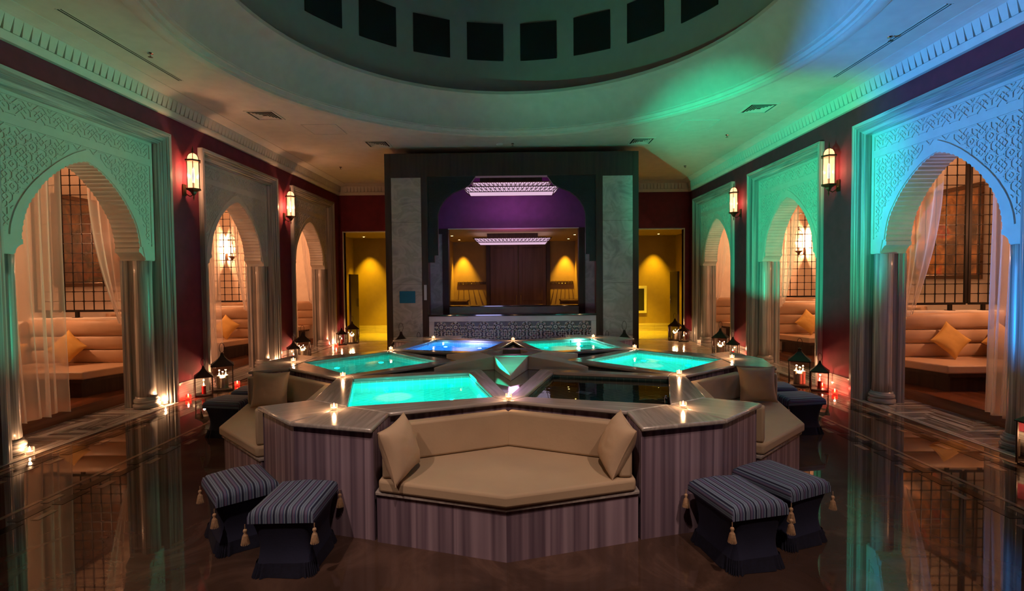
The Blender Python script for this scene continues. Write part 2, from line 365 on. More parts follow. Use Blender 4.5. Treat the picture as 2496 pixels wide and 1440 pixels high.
drum = struct(MB().lathe(dl_(dp), n, (OX, OY), False).build('ceiling_dome', M['dome'], auto=True, recalc=False))
for k in range(22):
    t = R_(90 + 16.3636*(k+0.5)); rr = 3.235*KD
    mb = MB().box(-0.333, 0, CEIL+1.18*KD, 0.333, 0.03, CEIL+1.81*KD)
    o = mb.build('grille_panel', M['screen'], drum); c, s = math.cos(t), math.sin(t)
    o.location = (OX+rr*c, OY+rr*s, 0); o.rotation_euler = (0, 0, t-math.pi/2)

# ------------------------------------------------------------------ walls
def wall_side(X, s, cs, name):
    w0, w1 = X+s*0.08, X+s*0.50
    a, b = min(w0, w1), max(w0, w1)
    ys = [-3.2]
    for c in cs: ys += [c-1.33, c+1.33]
    ys.append(BACK)
    for i in range(0, len(ys), 2): struct(MB().box(a, ys[i], 0, b, ys[i+1], CEIL).build(name, M['wine']))
    for c in cs: struct(MB().box(a, c-1.33, 4.021, b, c+1.33, CEIL).build(name, M['wine']))
wall_side(XL, -1, CL, 'wall_left'); wall_side(XR, 1, CR, 'wall_right')
# galleries: outer wall, end walls, roof, back face of the piers
for X, s, cs, nm in ((XL, -1, CL, 'left'), (XR, 1, CR, 'right')):
    xo = X+s*OUT
    def bx(x0, x1, *r): a, b = sorted((x0, x1)); return MB().box(a, r[0], r[1], b, r[2], r[3])
    struct(bx(xo, xo+s*0.15, 2.0, 0, BACK+0.2, 4.3).build('wall_gallery_'+nm, M['cream']))
    struct(bx(X+s*0.5, xo+s*0.1, 14.72, 0, 14.9, 4.3).build('wall_gallery_end_'+nm, M['cream']))
    struct(bx(X+s*0.5, xo+s*0.1, 1.9, 0, 2.05, 4.3).build('wall_gallery_front_'+nm, M['cream']))
    struct(bx(X+s*0.503, xo+s*0.2, 1.9, 4.2, 14.9, 4.3).build('ceiling_gallery_'+nm, M['cream']))
    mb = MB(); a, b = sorted((X+s*0.502, X+s*0.52)); ys = [2.0]
    for c in cs: ys += [c-1.0, c+1.0]
    ys.append(14.72)
    for i in range(0, len(ys), 2): mb.box(a, ys[i], 0, b, ys[i+1], 4.2)
    for c in cs: mb.box(a, c-1.0, 3.45, b, c+1.0, 4.2)
    struct(mb.build('wall_gallery_inner_'+nm, M['cream']))
# wall behind the camera
struct(MB().box(WL-0.1, -3.3, 0, WR+0.1, -3.15, CEIL).build('wall_front', M['wine']))
# back wall with two corridor openings
mb = MB()
mb.box(WL-0.3, BACK, 0, -5.10, BACK+0.15, CEIL); mb.box(-5.10, BACK, 3.24, -2.7, BACK+0.15, CEIL)
mb.box(4.84, BACK, 0, WR+0.3, BACK+0.15, CEIL); mb.box(2.45, BACK, 3.24, 4.84, BACK+0.15, CEIL)
struct(mb.build('wall_back', M['wine']))
def frame3(x0, x1, z1, y, wdt, mat, name):
    mb = MB(); mb.box(x0-wdt, y-0.02, 0, x0, y+0.16, z1+wdt); mb.box(x1, y-0.02, 0, x1+wdt, y+0.16, z1+wdt); mb.box(x0, y-0.02, z1, x1, y+0.16, z1+wdt)
    return mb.build(name, mat)
struct(frame3(-5.10, -2.80, 3.22, BACK-0.02, 0.03, M['plaster'], 'trim_3')); struct(frame3(2.56, 4.84, 3.22, BACK-0.02, 0.03, M['plaster'], 'trim_4'))
for s, xa, xb, nm in ((-1, -5.05, -2.75, 'left'), (1, 2.5, 4.80, 'right')):
    mb = MB(); e = 0.55 if s < 0 else 0.0; f = 0.55 if s > 0 else 0.0
    mb.box(xa-e-0.1, 17.4, 0, xb+f+0.1, 17.5, 3.4)
    cw = struct(mb.build('wall_corridor_'+nm, M['ochre']))
    xs = xa-e-0.1 if s < 0 else xb+f
    struct(MB().box(xs, BACK+0.15, 0, xs+0.1, 17.4, 3.4).build('wall_corridor_side_'+nm, M['ochre']))
    struct(MB().box(xa-e-0.1, BACK+0.15, 3.24, xb+f+0.1, 17.5, 3.4).build('ceiling_corridor_'+nm, M['ochre']))
    x = xa-e
    for k in range(4):
        ww = (xb+f-xa+e)/4
        MB().box(x+0.002, 17.37, 0, x+ww-0.002, 17.40, 0.27).build('skirting_slab', M['skirting'], cw); x += ww
    cf = MB().box(xa-e, BACK+0.05, 0, xb+f, 17.37, 0.006).build('corridor_floor_slab', M['skirting'], fl)
    # dark door leaf standing open at the jamb
    xd = -5.02 if s < 0 else 4.76
    dd = thing('open_door', 'dark wooden door leaf standing open in the %s corridor entrance' % nm, 'door', (xd, BACK+0.2, 0))
    MB().box(-0.03, 0, 0.02, 0.03, 0.75, 2.0).build('leaf', M['wood'], dd, bevel=0.004)
    MB().tube((0.05*(-s), 0.65, 1.0), (0.05*(-s), 0.65, 1.25), 0.012).build('handle', M['chrome'], dd)
    dl = thing('corridor_downlight', 'small round ceiling spotlight glowing in the %s corridor' % nm, 'light', ((-4.62-0.42 if s < 0 else 4.60), 16.75, 3.235))
    MB().lathe([(0.03, -0.004), (0.06, -0.006), (0.07, 0.003)], 16, caps=False).build('rim', M['chrome'], dl)
    MB().lathe([(0.0005, -0.003), (0.05, -0.003)], 16, caps=False).build('bulb', M['down'], dl)
    spot('corridor_spot', (dl.location.x, 16.95, 3.2), (dl.location.x, 17.25, 0.6), 430, (1.0, 0.56, 0.01), 62, 0.8, 0.03)
    spot('corridor_fill_spot', ((xa+xb)/2, 16.0, 3.2), ((xa+xb)/2, 16.6, 0.0), 900, (1.0, 0.62, 0.01), 64, 0.9, 0.05)
fr = thing('wall_hatch', 'pale framed dark hatch on the right corridor wall', 'hatch', (4.10, 17.36, 0.62))
MB().box(-0.2, -0.03, 0, 0.26, 0.0, 0.92).build('frame', M['plaster'], fr, bevel=0.005); MB().box(-0.2, -0.04, 0.09, 0.17, -0.01, 0.83).build('pane', M['screen'], fr)

# ------------------------------------------------------------------ cornice
prof = [(0.0, 4.30), (0.055, 4.30), (0.07, 4.32), (0.085, 4.345), (0.088, 4.38), (0.045, 4.388), (0.085, 4.54), (0.135, 4.543), (0.15, 4.555), (0.16, 4.557), (0.19, 4.572), (0.20, 4.574), (0.235, 4.584), (0.27, 4.588), (0.30, 4.592), (0.30, 4.5995)]
def cornice(path, name):
    mb = MB(); m = len(prof); vs = []
    for (x, y, nx, ny) in path:
        for d, z in prof: vs.append((x+nx*d, y+ny*d, z))
    fs = [(i*m+j, (i+1)*m+j, (i+1)*m+j+1, i*m+j+1) for i in range(len(path)-1) for j in range(m-1)]
    return struct(mb.add(vs, fs).build(name, M['plaster'], auto=True, recalc=False))
cn = cornice([(WL, -3.1, 1, 0), (WL, BACK, 1, -1), (-2.75, BACK, 0, -1)], 'trim_5')
cn2 = cornice([(2.5, BACK, 0, -1), (WR, BACK, -1, -1), (WR, -3.1, -1, 0)], 'trim_6')
def flute_mesh(wd):
    # tapered block, wider at the top, leaning outwards with the frieze
    vs = []
    for z, d, hw in ((4.386, 0.040, wd*0.36), (4.542, 0.080, wd*0.495)):
        for t in (0.0, 0.046):
            vs += [(d+t, -hw, z), (d+t, hw, z)]
    return MB().add(vs, [(0, 1, 3, 2), (4, 6, 7, 5), (0, 4, 5, 1), (2, 3, 7, 6), (0, 2, 6, 4), (1, 5, 7, 3)])
fm = flute_mesh(0.10).mesh('flute', M['plaster'])
y = 1.2
while y < BACK-0.2:
    inst('flute', fm, cn, (WL, y, 0), 0.0); inst('flute', fm, cn2, (WR, y, 0), math.pi); y += 0.10
x = WL+0.25
while x < -2.8: inst('flute', fm, cn, (x, BACK, 0), -math.pi/2); x += 0.10
x = 2.6
while x < WR-0.2: inst('flute', fm, cn2, (x, BACK, 0), -math.pi/2); x += 0.10

# marble skirting on the piers
for X, s, cs, nm in ((XL, -1, CL, 'left'), (XR, 1, CR, 'right')):
    mb = MB(); ys = []
    prev = None
    edges = [(-3.1, cs[0]-1.34), (cs[0]+1.34, cs[1]-1.34), (cs[1]+1.34, cs[2]-1.34), (cs[2]+1.34, BACK)]
    for a_, b_ in edges:
        w0 = X+s*0.08; xa, xb = sorted((w0, w0-s*0.02)); mb.box(xa, a_, 0, xb, b_, 0.26)
    struct(mb.build('baseboard_'+nm, M['marble_y'], bevel=0.004))

# ------------------------------------------------------------------ arch surrounds (local: u along the wall, w depth from the hall, z up)
inner = [(0.865, 2.32), (0.845, 2.45), (0.815, 2.57), (0.765, 2.69), (0.67, 2.83), (0.58, 2.95), (0.47, 3.06), (0.36, 3.15), (0.24, 3.235), (0.12, 3.29), (0.0, 3.325)]
outer_c = [(1.0, 2.32), (0.985, 2.44), (0.95, 2.56), (0.895, 2.68), (0.80, 2.83), (0.70, 2.95), (0.60, 3.05), (0.47, 3.17), (0.33, 3.28), (0.16, 3.39), (0.0, 3.465)]
def resample(pts, n):
    L = [0]
    for a, b in zip(pts, pts[1:]): L.append(L[-1]+math.dist(a, b))
    out = []
    for i in range(n+1):
        d = L[-1]*i/n; k = max(j for j in range(len(L)-1) if L[j] <= d+1e-9)
        t = (d-L[k])/(L[k+1]-L[k]); out.append((pts[k][0]*(1-t)+pts[k+1][0]*t, pts[k][1]*(1-t)+pts[k+1][1]*t))
    return out
def scallop(pts, ribs=20, sub=4, amp=0.014):
    base = resample(pts, ribs*sub); out = []
    for i, p in enumerate(base):
        a = base[max(0, i-1)]; b = base[min(len(base)-1, i+1)]; tx, ty = b[0]-a[0], b[1]-a[1]; l = math.hypot(tx, ty)
        nx, ny = ty/l, -tx/l                                   # away from the opening
        if nx*p[0]+ny*(p[1]-2.0) < 0: nx, ny = -nx, -ny
        k = amp*abs(math.sin(math.pi*i/sub)); out.append((p[0]+nx*(amp-k)*-1+0*nx, p[1]+ny*(amp-k)*-1))
    return out
half = scallop(inner)
corb = [(0.95, 2.13), (0.945, 2.155), (0.93, 2.185), (0.90, 2.215), (0.875, 2.235), (0.845, 2.245), (0.845, 2.295), (0.865, 2.30)]
outline = [(-1.15, 2.13), (-1.15, 3.87), (1.15, 3.87), (1.15, 2.13)] + corb + half + [(-u, z) for u, z in reversed(half[:-1])] + [(-u, z) for u, z in reversed(corb)]
fnu = lambda u, z, w_: (u, w_, z)
arch_me = MB().prism(outline, 0.18, 0.53, fnu).mesh('arch_panel', M['plaster'])
band_out = resample(outer_c, 24); band_in = resample(inner, 24)
bb = MB()
for sg in (1, -1):
    for i in range(24):
        q = [band_in[i], band_out[i], band_out[i+1], band_in[i+1]]
        bb.prism([(sg*(u+0.012 if k in (0, 3) and u > 0.05 else u), z) for k, (u, z) in enumerate(q)], 0.165, 0.181, fnu)
bb.prism([(-1.14, 3.50), (-1.14, 3.60), (1.14, 3.60), (1.14, 3.50)], 0.165, 0.181, fnu)
bb.prism([(-1.14, 3.80), (-1.14, 3.86), (1.14, 3.86), (1.14, 3.80)], 0.165, 0.181, fnu)
for sg in (1, -1):
    bb.prism([(sg*1.09, 2.14), (sg*1.14, 2.14), (sg*1.14, 3.86), (sg*1.09, 3.86)], 0.166, 0.181, fnu)
    bb.prism([(sg*0.95, 2.14), (sg*1.14, 2.14), (sg*1.14, 2.34), (sg*0.90, 2.34)], 0.166, 0.181, fnu)
band_me = bb.mesh('raised_band', M['plaster'])
def star_segments():
    S = []
    a = 0.27; r = 0.385
    sq = [(a, a), (-a, a), (-a, -a), (a, -a)]; dm = [(r, 0), (0, r), (-r, 0), (0, -r)]
    for P in (sq, dm):
        for i in range(4): S.append((P[i], P[(i+1) % 4]))
    for x, y in dm: S.append(((x, y), (x*0.5/r, y*0.5/r)))
    for x, y in sq: S.append(((x, y), (x*0.5/a, y*0.5/a)))
    for x, y in ((0.5, 0.2), (0.2, 0.5)):
        S += [((0.5, 0.2), (0.2, 0.5))] if (x, y) == (0.5, 0.2) else [((-0.5, 0.2), (-0.2, 0.5)), ((0.5, -0.2), (0.2, -0.5)), ((-0.5, -0.2), (-0.2, -0.5))]
    S += [((0.12, 0), (0, 0.12)), ((0, 0.12), (-0.12, 0)), ((-0.12, 0), (0, -0.12)), ((0, -0.12), (0.12, 0))]
    return S
def bar2(mb, p, q, hw, w0, w1, fn):
    dx, dy = q[0]-p[0], q[1]-p[1]; l = math.hypot(dx, dy)
    if l < 1e-4: return
    nx, ny = -dy/l*hw, dx/l*hw
    P = [(p[0]+nx, p[1]+ny), (p[0]-nx, p[1]-ny), (q[0]-nx, q[1]-ny), (q[0]+nx, q[1]+ny)]
    vs = [fn(a, b, w1) for a, b in P]+[fn(a, b, w0) for a, b in P]
    mb.add(vs, [(4, 5, 6, 7), (0, 1, 5, 4), (1, 2, 6, 5), (2, 3, 7, 6), (3, 0, 4, 7)])
def in_spandrel(u, z):
    u = abs(u)
    if u > 1.085: return False
    if 3.605 < z < 3.795: return True
    if z > 3.495 or z < 2.36: return False
    for (u0, z0), (u1, z1) in zip(band_out, band_out[1:]):
        if z0 <= z <= z1: return u > u0+(u1-u0)*(z-z0)/(z1-z0)+0.008
    return True
cb = MB(); cs_ = 0.235
for i in range(-5, 6):
    for j in range(0, 9):
        cu, cz = i*cs_, 2.38+j*cs_
        for (a, b) in star_segments():
            p = (cu+a[0]*cs_, cz+a[1]*cs_); q = (cu+b[0]*cs_, cz+b[1]*cs_)
            if in_spandrel(*p) and in_spandrel(*q): bar2(cb, p, q, 0.0065, 0.170, 0.181, fnu)
carve_me = cb.mesh('star_carving', M['plaster'], recalc=False)
# moulded frame
fp = [(0, 0.09), (0, 0.0), (0.045, 0.0), (0.05, 0.014), (0.075, 0.014), (0.08, 0.03), (0.10, 0.036), (0.12, 0.05), (0.125, 0.062), (0.15, 0.066), (0.155, 0.08), (0.18, 0.084), (0.18, 0.50)]
def frame_part(which):
    mb = MB(); vs = []; m = len(fp)
    if which == 'top': path = [(-1.33, 4.02, 1, -1), (1.33, 4.02, -1, -1)]
    elif which == 'l': path = [(-1.33, 0, 1, 0), (-1.33, 4.02, 1, -1)]
    else: path = [(1.33, 4.02, -1, -1), (1.33, 0, -1, 0)]
    for u, z, du, dz in path:
        for o_, w_ in fp: vs.append((u+du*o_, w_, z+dz*o_))
    return mb.add(vs, [(j, m+j, m+j+1, j+1) for j in range(m-1)])
fr_me = {k: frame_part(k).mesh('marble_moulding', M['marble_v'] if k != 'top' else M['marble_x']) for k in ('top', 'l', 'r')}
shaft = [(0.125, 0.16), (0.118, 0.30), (0.115, 1.9), (0.118, 2.128)]
colm = MB().lathe(shaft, 24).mesh('column', M['marble_v'], True)
colb = MB().lathe([(0.16, 0.0), (0.17, 0.02), (0.17, 0.055), (0.155, 0.065), (0.15, 0.08), (0.16, 0.09), (0.16, 0.12), (0.14, 0.14), (0.135, 0.165)], 24).mesh('column_base', M['marble_h'], True)
def jamb_me(s):
    mb = MB(); P = [(1.16, 0.30), (1.16, 0.53), (0.93, 0.53), (0.93, 0.50), (0.945, 0.49), (0.945, 0.44), (0.97, 0.43), (0.97, 0.38), (1.0, 0.37), (1.0, 0.30)]
    return mb.prism([(s*u, w_) for u, w_ in P], 0, 2.13).mesh('jamb', M['marble_v'])
jm = {1: jamb_me(1), -1: jamb_me(-1)}
def surround(X, s, c, label):
    t = thing('arch_surround', label, 'archway', (X, c, 0), math.pi/2 if s < 0 else -math.pi/2)
    # local x -> world y (left) ; local y (depth) -> world -x on the left, +x on the right
    inst('arch_panel', arch_me, t); inst('raised_band', band_me, t); inst('star_carving', carve_me, t)
    for k in fr_me: inst('marble_moulding', fr_me[k], t)
    for q in (1, -1):
        cc = inst('column', colm, t, (q*1.02, 0.27, 0)); inst('column_base', colb, cc)
        inst('jamb', jm[q], t)
    return t
for i, (c, d) in enumerate(zip(CL, ['nearest on the left wall, dim green', 'in the middle of the left wall', 'farthest on the left wall, next to the corridor'])):
    surround(XL, -1, c, 'striped marble and carved plaster archway, '+d)
for i, (c, d) in enumerate(zip(CR, ['nearest on the right wall, bright blue', 'in the middle of the right wall, bright green', 'farthest on the right wall, next to the corridor'])):
    surround(XR, 1, c, 'striped marble and carved plaster archway, '+d)

# ------------------------------------------------------------------ galleries: platform, partitions, benches, grilles, curtains, pictures
def pillow_me(sz=0.44, th=0.075, n=18, seed=0, mat=None):
    vs = []; fs = []
    for side in (1, -1):
        for j in range(n+1):
            for i in range(n+1):
                a = -1+2*i/n; b = -1+2*j/n
                pin = 1-0.10*(1-abs(a)**2)*(abs(b)**3) ; pin2 = 1-0.10*(1-abs(b)**2)*(abs(a)**3)
                t = max(0, (1-abs(a)**2.6))**0.55*max(0, (1-abs(b)**2.6))**0.55
                wr = 0.006*noise.noise(Vector((a*2.2+seed, b*5+seed, side)))*t + 0.004*noise.noise(Vector((a*6+seed, b*9, side)))*t
                vs.append((a*sz/2*pin2, side*(th*t+wr)+side*0.003, b*sz/2*pin))
    m = (n+1)*(n+1)
    for j in range(n):
        for i in range(n):
            k = j*(n+1)+i; fs.append((k, k+1, k+n+2, k+n+1)); fs.append((m+k, m+k+n+1, m+k+n+2, m+k+1))
    rim = [i for i in range(n+1)] + [j*(n+1)+n for j in range(1, n+1)] + [n*(n+1)+i for i in range(n-1, -1, -1)] + [j*(n+1) for j in range(n-1, 0, -1)]
    for a, b in zip(rim, rim[1:]+rim[:1]): fs.append((a, m+a, m+b, b))
    return MB().add(vs, fs).mesh('pillow_cover', mat, True)
PB = [pillow_me(0.385, 0.085, seed=k*3.3, mat=M['beige_pillow']) for k in range(3)]
PM = [pillow_me(0.42, 0.07, seed=k*5.1+1, mat=M['mustard']) for k in range(2)]
def piping_me(sz):
    pts = []; n = 10
    for e in range(4):
        for i in range(n):
            a = -1+2*i/n; p = (a*sz/2*1, 0, -sz/2*(1-0.10*(1-abs(a)**2)))
            for _ in range(e): p = (p[2]*-1, 0, p[0])
            pts.append(p)
    return MB().path(pts+[pts[0]], 0.004, 5)
def pillow(center, normal, roll, me, label, group=None, sz=0.385, pm=None):
    o = thing('pillow', label, 'pillow', center, group=group)
    y = -Vector(normal).normalized(); z = Vector((0, 0, 1)); z = (z-y*z.dot(y)).normalized(); x = y.cross(z)
    m = Matrix((x, y, z)).transposed() @ Matrix.Rotation(roll, 3, 'Y')
    o.rotation_euler = m.to_euler(); inst('cover', me, o)
    piping_me(sz).build('piping', me.materials[0], o)
    return o
def grille(X0, X1, y, label):
    a, b = sorted((X0, X1)); z0, z1 = 1.36, 3.72; t = thing('iron_grille', label, 'grille', ((a+b)/2, y, 1.25)); cx = (a+b)/2
    mb = MB(); a -= cx; b -= cx
    for x in (a, b): mb.box(x-0.02, -0.015, 0.11, x+0.02, 0.015, z1-1.25)
    for z in (0.11, z1-1.25): mb.box(a, -0.015, z-0.018, b, 0.015, z+0.018)
    mb.build('frame', M['iron'], t)
    nx = max(2, round((b-a)/0.162)); nz = 15; dz = (z1-1.25-0.11)/nz; dx = (b-a)/nx; lb = MB(); kn = MB()
    for i in range(1, nx): lb.box(a+i*dx-0.006, -0.006, 0.11, a+i*dx+0.006, 0.006, z1-1.25)
    for j in range(1, nz): lb.box(a, -0.006, 0.11+j*dz-0.006, b, 0.006, 0.11+j*dz+0.006)
    for i in range(1, nx):
        for j in range(1, nz):
            kn.lathe([(0.001, -0.02), (0.017, -0.008), (0.017, 0.008), (0.001, 0.02)], 6, (a+i*dx, 0), False)
            for k in range(-24, 0): kn.v[k] = (kn.v[k][0], kn.v[k][1], kn.v[k][2]+0.11+j*dz)
    lb.build('lattice_bars', M['iron'], t); kn.build('bar_knots', M['iron'], t)['kind'] = 'stuff'
    for f in ((0.13, 0.85) if b-a > 0.8 else (0.5,)):
        MB().box(a+(b-a)*f-0.025, -0.02, 0.0, a+(b-a)*f+0.025, 0.02, 0.11).box(a+(b-a)*f-0.05, -0.05, 0.0, a+(b-a)*f+0.05, 0.05, 0.006).build('foot', M['iron'], t)
    return t
def curtain_grid(fn, nu=60, nv=30):
    vs = [fn(i/nu, j/nv) for j in range(nv+1) for i in range(nu+1)]
    fs = [(j*(nu+1)+i, j*(nu+1)+i+1, (j+1)*(nu+1)+i+1, (j+1)*(nu+1)+i) for j in range(nv) for i in range(nu)]
    return MB().add(vs, fs)
def curtain_straight(X, s, c, y0b, y1b, y0t, y1t, label, zb=0.19):
    def f(u, v):
        z = 3.5+(zb-3.5)*v; a = y0t+(y0b-y0t)*v; b = y1t+(y1b-y1t)*v
        y = a+(b-a)*u; d = (0.028+0.02*v)*math.sin(u*34+0.5*math.sin(v*3))+0.03*math.sin(u*11+1.3+v)
        return (X+s*0.62+d, c+y, z+0.015*math.sin(u*17)*v)
    o = curtain_grid(f).build('curtain', M['curtain'], smooth=True, recalc=False); return tag(o, label, 'curtain')
def curtain_tied(X, s, c, label):
    # gathered from the top middle to a tie-back behind the far column
    def f(u, v):
        z = 3.5-(3.5-1.15)*v; e = v**1.8; inner_y = 0.48+0.50*e+0.12*math.sin(v*math.pi)*-0.4; outer_y = 1.22-0.10*v
        if v > 0.8: inner_y += (v-0.8)*0.6*-0.2
        y = outer_y+(inner_y-outer_y)*u; k = 1-0.5*v
        d = 0.035*k*math.sin(u*26+v*2)+0.02*math.sin(u*9)
        zz = z + 0.12*(u)*v**3
        return (X+s*0.62+d, c+y, zz)
    o = curtain_grid(f).build('curtain', M['curtain'], smooth=True, recalc=False); return tag(o, label, 'curtain')
def roll_back(x0, x1, zc, h, d, y):
    P = [(d*0.0, -h/2), (-d*0.7, -h/2), (-d*0.93, -h*0.36), (-d, -h*0.1), (-d, h*0.12), (-d*0.93, h*0.36), (-d*0.7, h/2), (0, h/2)]
    return MB().prism([(y+a, zc+b) for a, b in P], x0, x1, lambda p, q, h_: (h_, p, q))
def bench(X, s, c, yp, side, where):
    """bench against the partition at y = yp that closes the bay on its far side"""
    xi, xo = X+s*0.80, X+s*OUT
    t = thing('upholstered_bench', 'built-in tan bench with a back of horizontal rolls, '+where, 'bench', (0, 0, 0))
    yf = yp-0.90
    plan = [(xo, yp), (xo, yf), (X+s*1.12, yf), (X+s*0.85, yp-0.15), (X+s*0.85, yp)]
    MB().prism(plan, 0.42, 0.535).build('seat', M['leather'], t, bevel=0.02, seg=3)
    pl2 = [(xo, yp), (xo, yf+0.12), (X+s*1.25, yf+0.12), (X+s*1.02, yp-0.12), (X+s*1.02, yp)]
    MB().prism(pl2, 0.15, 0.42).build('plinth', M['wood'], t)
    MB().prism([(xo, yp), (xo, yf+0.03), (X+s*1.15, yf+0.03), (X+s*0.9, yp-0.13), (X+s*0.9, yp)], 0.37, 0.42).build('seat_rail', M['wood'], t)
    a, b = sorted((X+s*0.72, xo))
    for zc, h, d in ((0.645, 0.215, 0.10), (0.865, 0.215, 0.115), (1.10, 0.25, 0.13)):
        roll_back(a, b, zc, h, d, yp).build('back_roll', M['leather'], t, smooth=True)
    # return section along the outer wall
    a, b = sorted((xo, xo-s*0.75))
    MB().box(a, yf-1.0, 0.42, b, yf-0.01, 0.535).build('side_seat', M['leather'], t, bevel=0.02, seg=3)
    MB().box(a+0.02, yf-0.95, 0.15, b-0.02, yf-0.012, 0.42).build('side_plinth', M['wood'], t)
    for zc, h, d in ((0.645, 0.215, 0.10), (0.865, 0.215, 0.115), (1.10, 0.25, 0.13)):
        P = [(0, -h/2), (d*0.7, -h/2), (d*0.93, -h*0.36), (d, -h*0.1), (d, h*0.12), (d*0.93, h*0.36), (d*0.7, h/2), (0, h/2)]
        MB().prism([(xo-s*p, zc+q) for p, q in P], yf-1.0, yp-0.14, lambda p, q, h_: (p, h_, q)).build('side_back_roll', M['leather'], t, smooth=True)
    return t
for X, s, cs, sd in ((XL, -1, CL, 'left'), (XR, 1, CR, 'right')):
    a, b = sorted((X+s*0.80, X+s*(OUT-0.003)))
    pf = thing('wooden_platform', 'low reddish wooden platform under the %s side benches' % sd, 'platform', (0, 0, 0))
    MB().box(a, 2.06, 0.0, b, 14.715, 0.128).build('base', M['wood'], pf)
    for k in range(8):
        w_ = (b-a)/8
        MB().box(a+k*w_+0.0015, 2.06, 0.128, a+(k+1)*w_-0.0015, 14.715, 0.15).build('board', M['wood_floor'], pf)
    xe = X+s*0.80
    e0, e1 = sorted((xe-s*0.012, xe+s*0.001))
    MB().box(e0, 4.5, 0.0, e1, 14.72, 0.15).build('riser', M['wood_floor'], pf)
    nth = ['nearest', 'middle', 'farthest']
    for i, c in enumerate(cs):
        yp = [8.15, 11.60, 14.70][i]
        bench(X, s, c, yp, sd, 'in the %s alcove on the %s' % (nth[i], sd))
        if i < 2:
            w0, w1 = sorted((X+s*0.52, X+s*OUT))
            struct(MB().box(w0, yp, 0.151, w1, yp+0.24, 1.25).build('wall_partition_'+sd, M['cream'], bevel=0.006))
            x1 = -7.43 if s < 0 else 7.17
            lab = 'black wrought iron lattice grille above the %s %s bench, %s panel'
            grille(X+s*0.62, x1, yp+0.12, lab % (nth[i], sd, 'wide inner'))
            grille(x1+s*0.055, X+s*(OUT-0.01), yp+0.12, lab % (nth[i], sd, 'narrow outer'))
        curtain_straight(X, s, c, -0.62, 0.10 if s < 0 else -0.24, -0.80, 0.12 if s < 0 else -0.28, 'sheer white curtain hanging straight in the %s archway on the %s' % (nth[i], sd))
        curtain_tied(X, s, c, 'sheer white curtain tied back behind the far column of the %s archway on the %s' % (nth[i], sd))
        # sconce on the outer wall of the gallery and its lamp
# pictures
def picture(X, s, y0, y1, mat, label):
    xo = X+s*OUT; t = thing('framed_painting', label, 'painting', (xo, (y0+y1)/2, 1.75)); hy = (y1-y0)/2
    def bx(a, b, y_0, y_1, z0, z1): p, q = sorted((a, b)); return MB().box(p, y_0, z0, q, y_1, z1)
    bx(-s*0.02, -s*0.005, -hy+0.06, hy-0.06, 0.06, 1.54).build('canvas', mat, t)
    fm = MB()
    for r in ((-hy, hy, 0, 0.07), (-hy, hy, 1.53, 1.60), (-hy, -hy+0.07, 0.07, 1.53), (hy-0.07, hy, 0.07, 1.53)):
        p, q = sorted((-s*0.05, -s*0.001)); fm.box(p, r[0], r[2], q, r[1], r[3])
    fm.build('frame', M['bronze'], t, bevel=0.006)
    return t
picture(XL, -1, 8.62, 10.2, M['paint_l'], 'dark brown framed painting behind the left iron grille')
picture(XR, 1, 8.55, 10.4, M['paint_r'], 'warm orange-brown framed painting with seated figures behind the right iron grille')

# ------------------------------------------------------------------ sconces
def sconce(loc, s, label, e=26, group=None, hang=False):
    t = thing('wall_sconce', label, 'sconce', loc); n = 6; r = 0.085
    MB().lathe([(0.001, -0.44), (0.012, -0.40), (0.008, -0.36), (0.035, -0.33), (0.05, -0.30), (0.09, -0.275), (0.115, -0.265), (0.115, -0.25), (0.095, -0.245)], n).build('base', M['bronze'], t)
    MB().lathe([(0.095, 0.165), (0.12, 0.17), (0.12, 0.195), (0.095, 0.20)], n).build('collar', M['bronze'], t)
    MB().lathe([(0.012, 0.30), (0.022, 0.31), (0.012, 0.33), (0.012, 0.36), (0.001, 0.42)], 8).build('finial', M['bronze'], t)
    fr = MB()
    for k in range(n):
        a = 2*math.pi*k/n; c, q = math.cos(a)*r*1.08, math.sin(a)*r*1.08
        fr.tube((c, q, -0.25), (c, q, 0.18), 0.006, 5)
        pts = [(c*math.cos(R_(g)), q*math.cos(R_(g)), 0.195+0.115*math.sin(R_(g))) for g in range(0, 91, 15)]; fr.path(pts, 0.005, 4)
    fr.build('cage', M['bronze'], t)
    MB().lathe([(r, -0.25), (r, 0.17)], n, caps=False).build('glass', M['sconce_glass'], t)
    MB().lathe([(r, 0.198), (r*0.92, 0.24), (r*0.65, 0.28), (0.012, 0.305)], n, caps=False).build('glass_dome', M['sconce_glass'], t)
    MB().lathe([(0.001, -0.17), (0.014, -0.15), (0.016, -0.05), (0.012, 0.06), (0.001, 0.09)], 10).build('bulb', M['lamp_bulb'], t, smooth=True)
    MB().tube((0, 0, -0.24), (0, 0, -0.16), 0.018, 8).build('holder', M['bronze'], t)
    ar = MB().path([(s*0.0, 0, -0.34), (s*0.06, 0, -0.37), (s*0.12, 0, -0.33), (s*0.15, 0, -0.27)], 0.008, 5); ar.box(min(s*0.14, s*0.155), -0.04, -0.36, max(s*0.14, s*0.155), 0.04, -0.18); ar.build('bracket', M['bronze'], t)
    point('sconce_light', (0, 0, -0.04), e, WARM, 0.03, t)
    return t
SL = [(8.02, 3.53, 'left wall, between the nearest and middle archways'), (11.46, 3.52, 'left wall, between the middle and farthest archways')]
for y, z, w_ in SL: sconce((WL+0.16, y, z), -1, 'glowing bronze wall lantern on the '+w_, 38)
SR = [(8.09, 3.50, 'right wall, between the nearest and middle archways'), (11.60, 3.52, 'right wall, between the middle and farthest archways')]
for y, z, w_ in SR: sconce((WR-0.16, y, z), 1, 'glowing bronze wall lantern on the '+w_, 8)
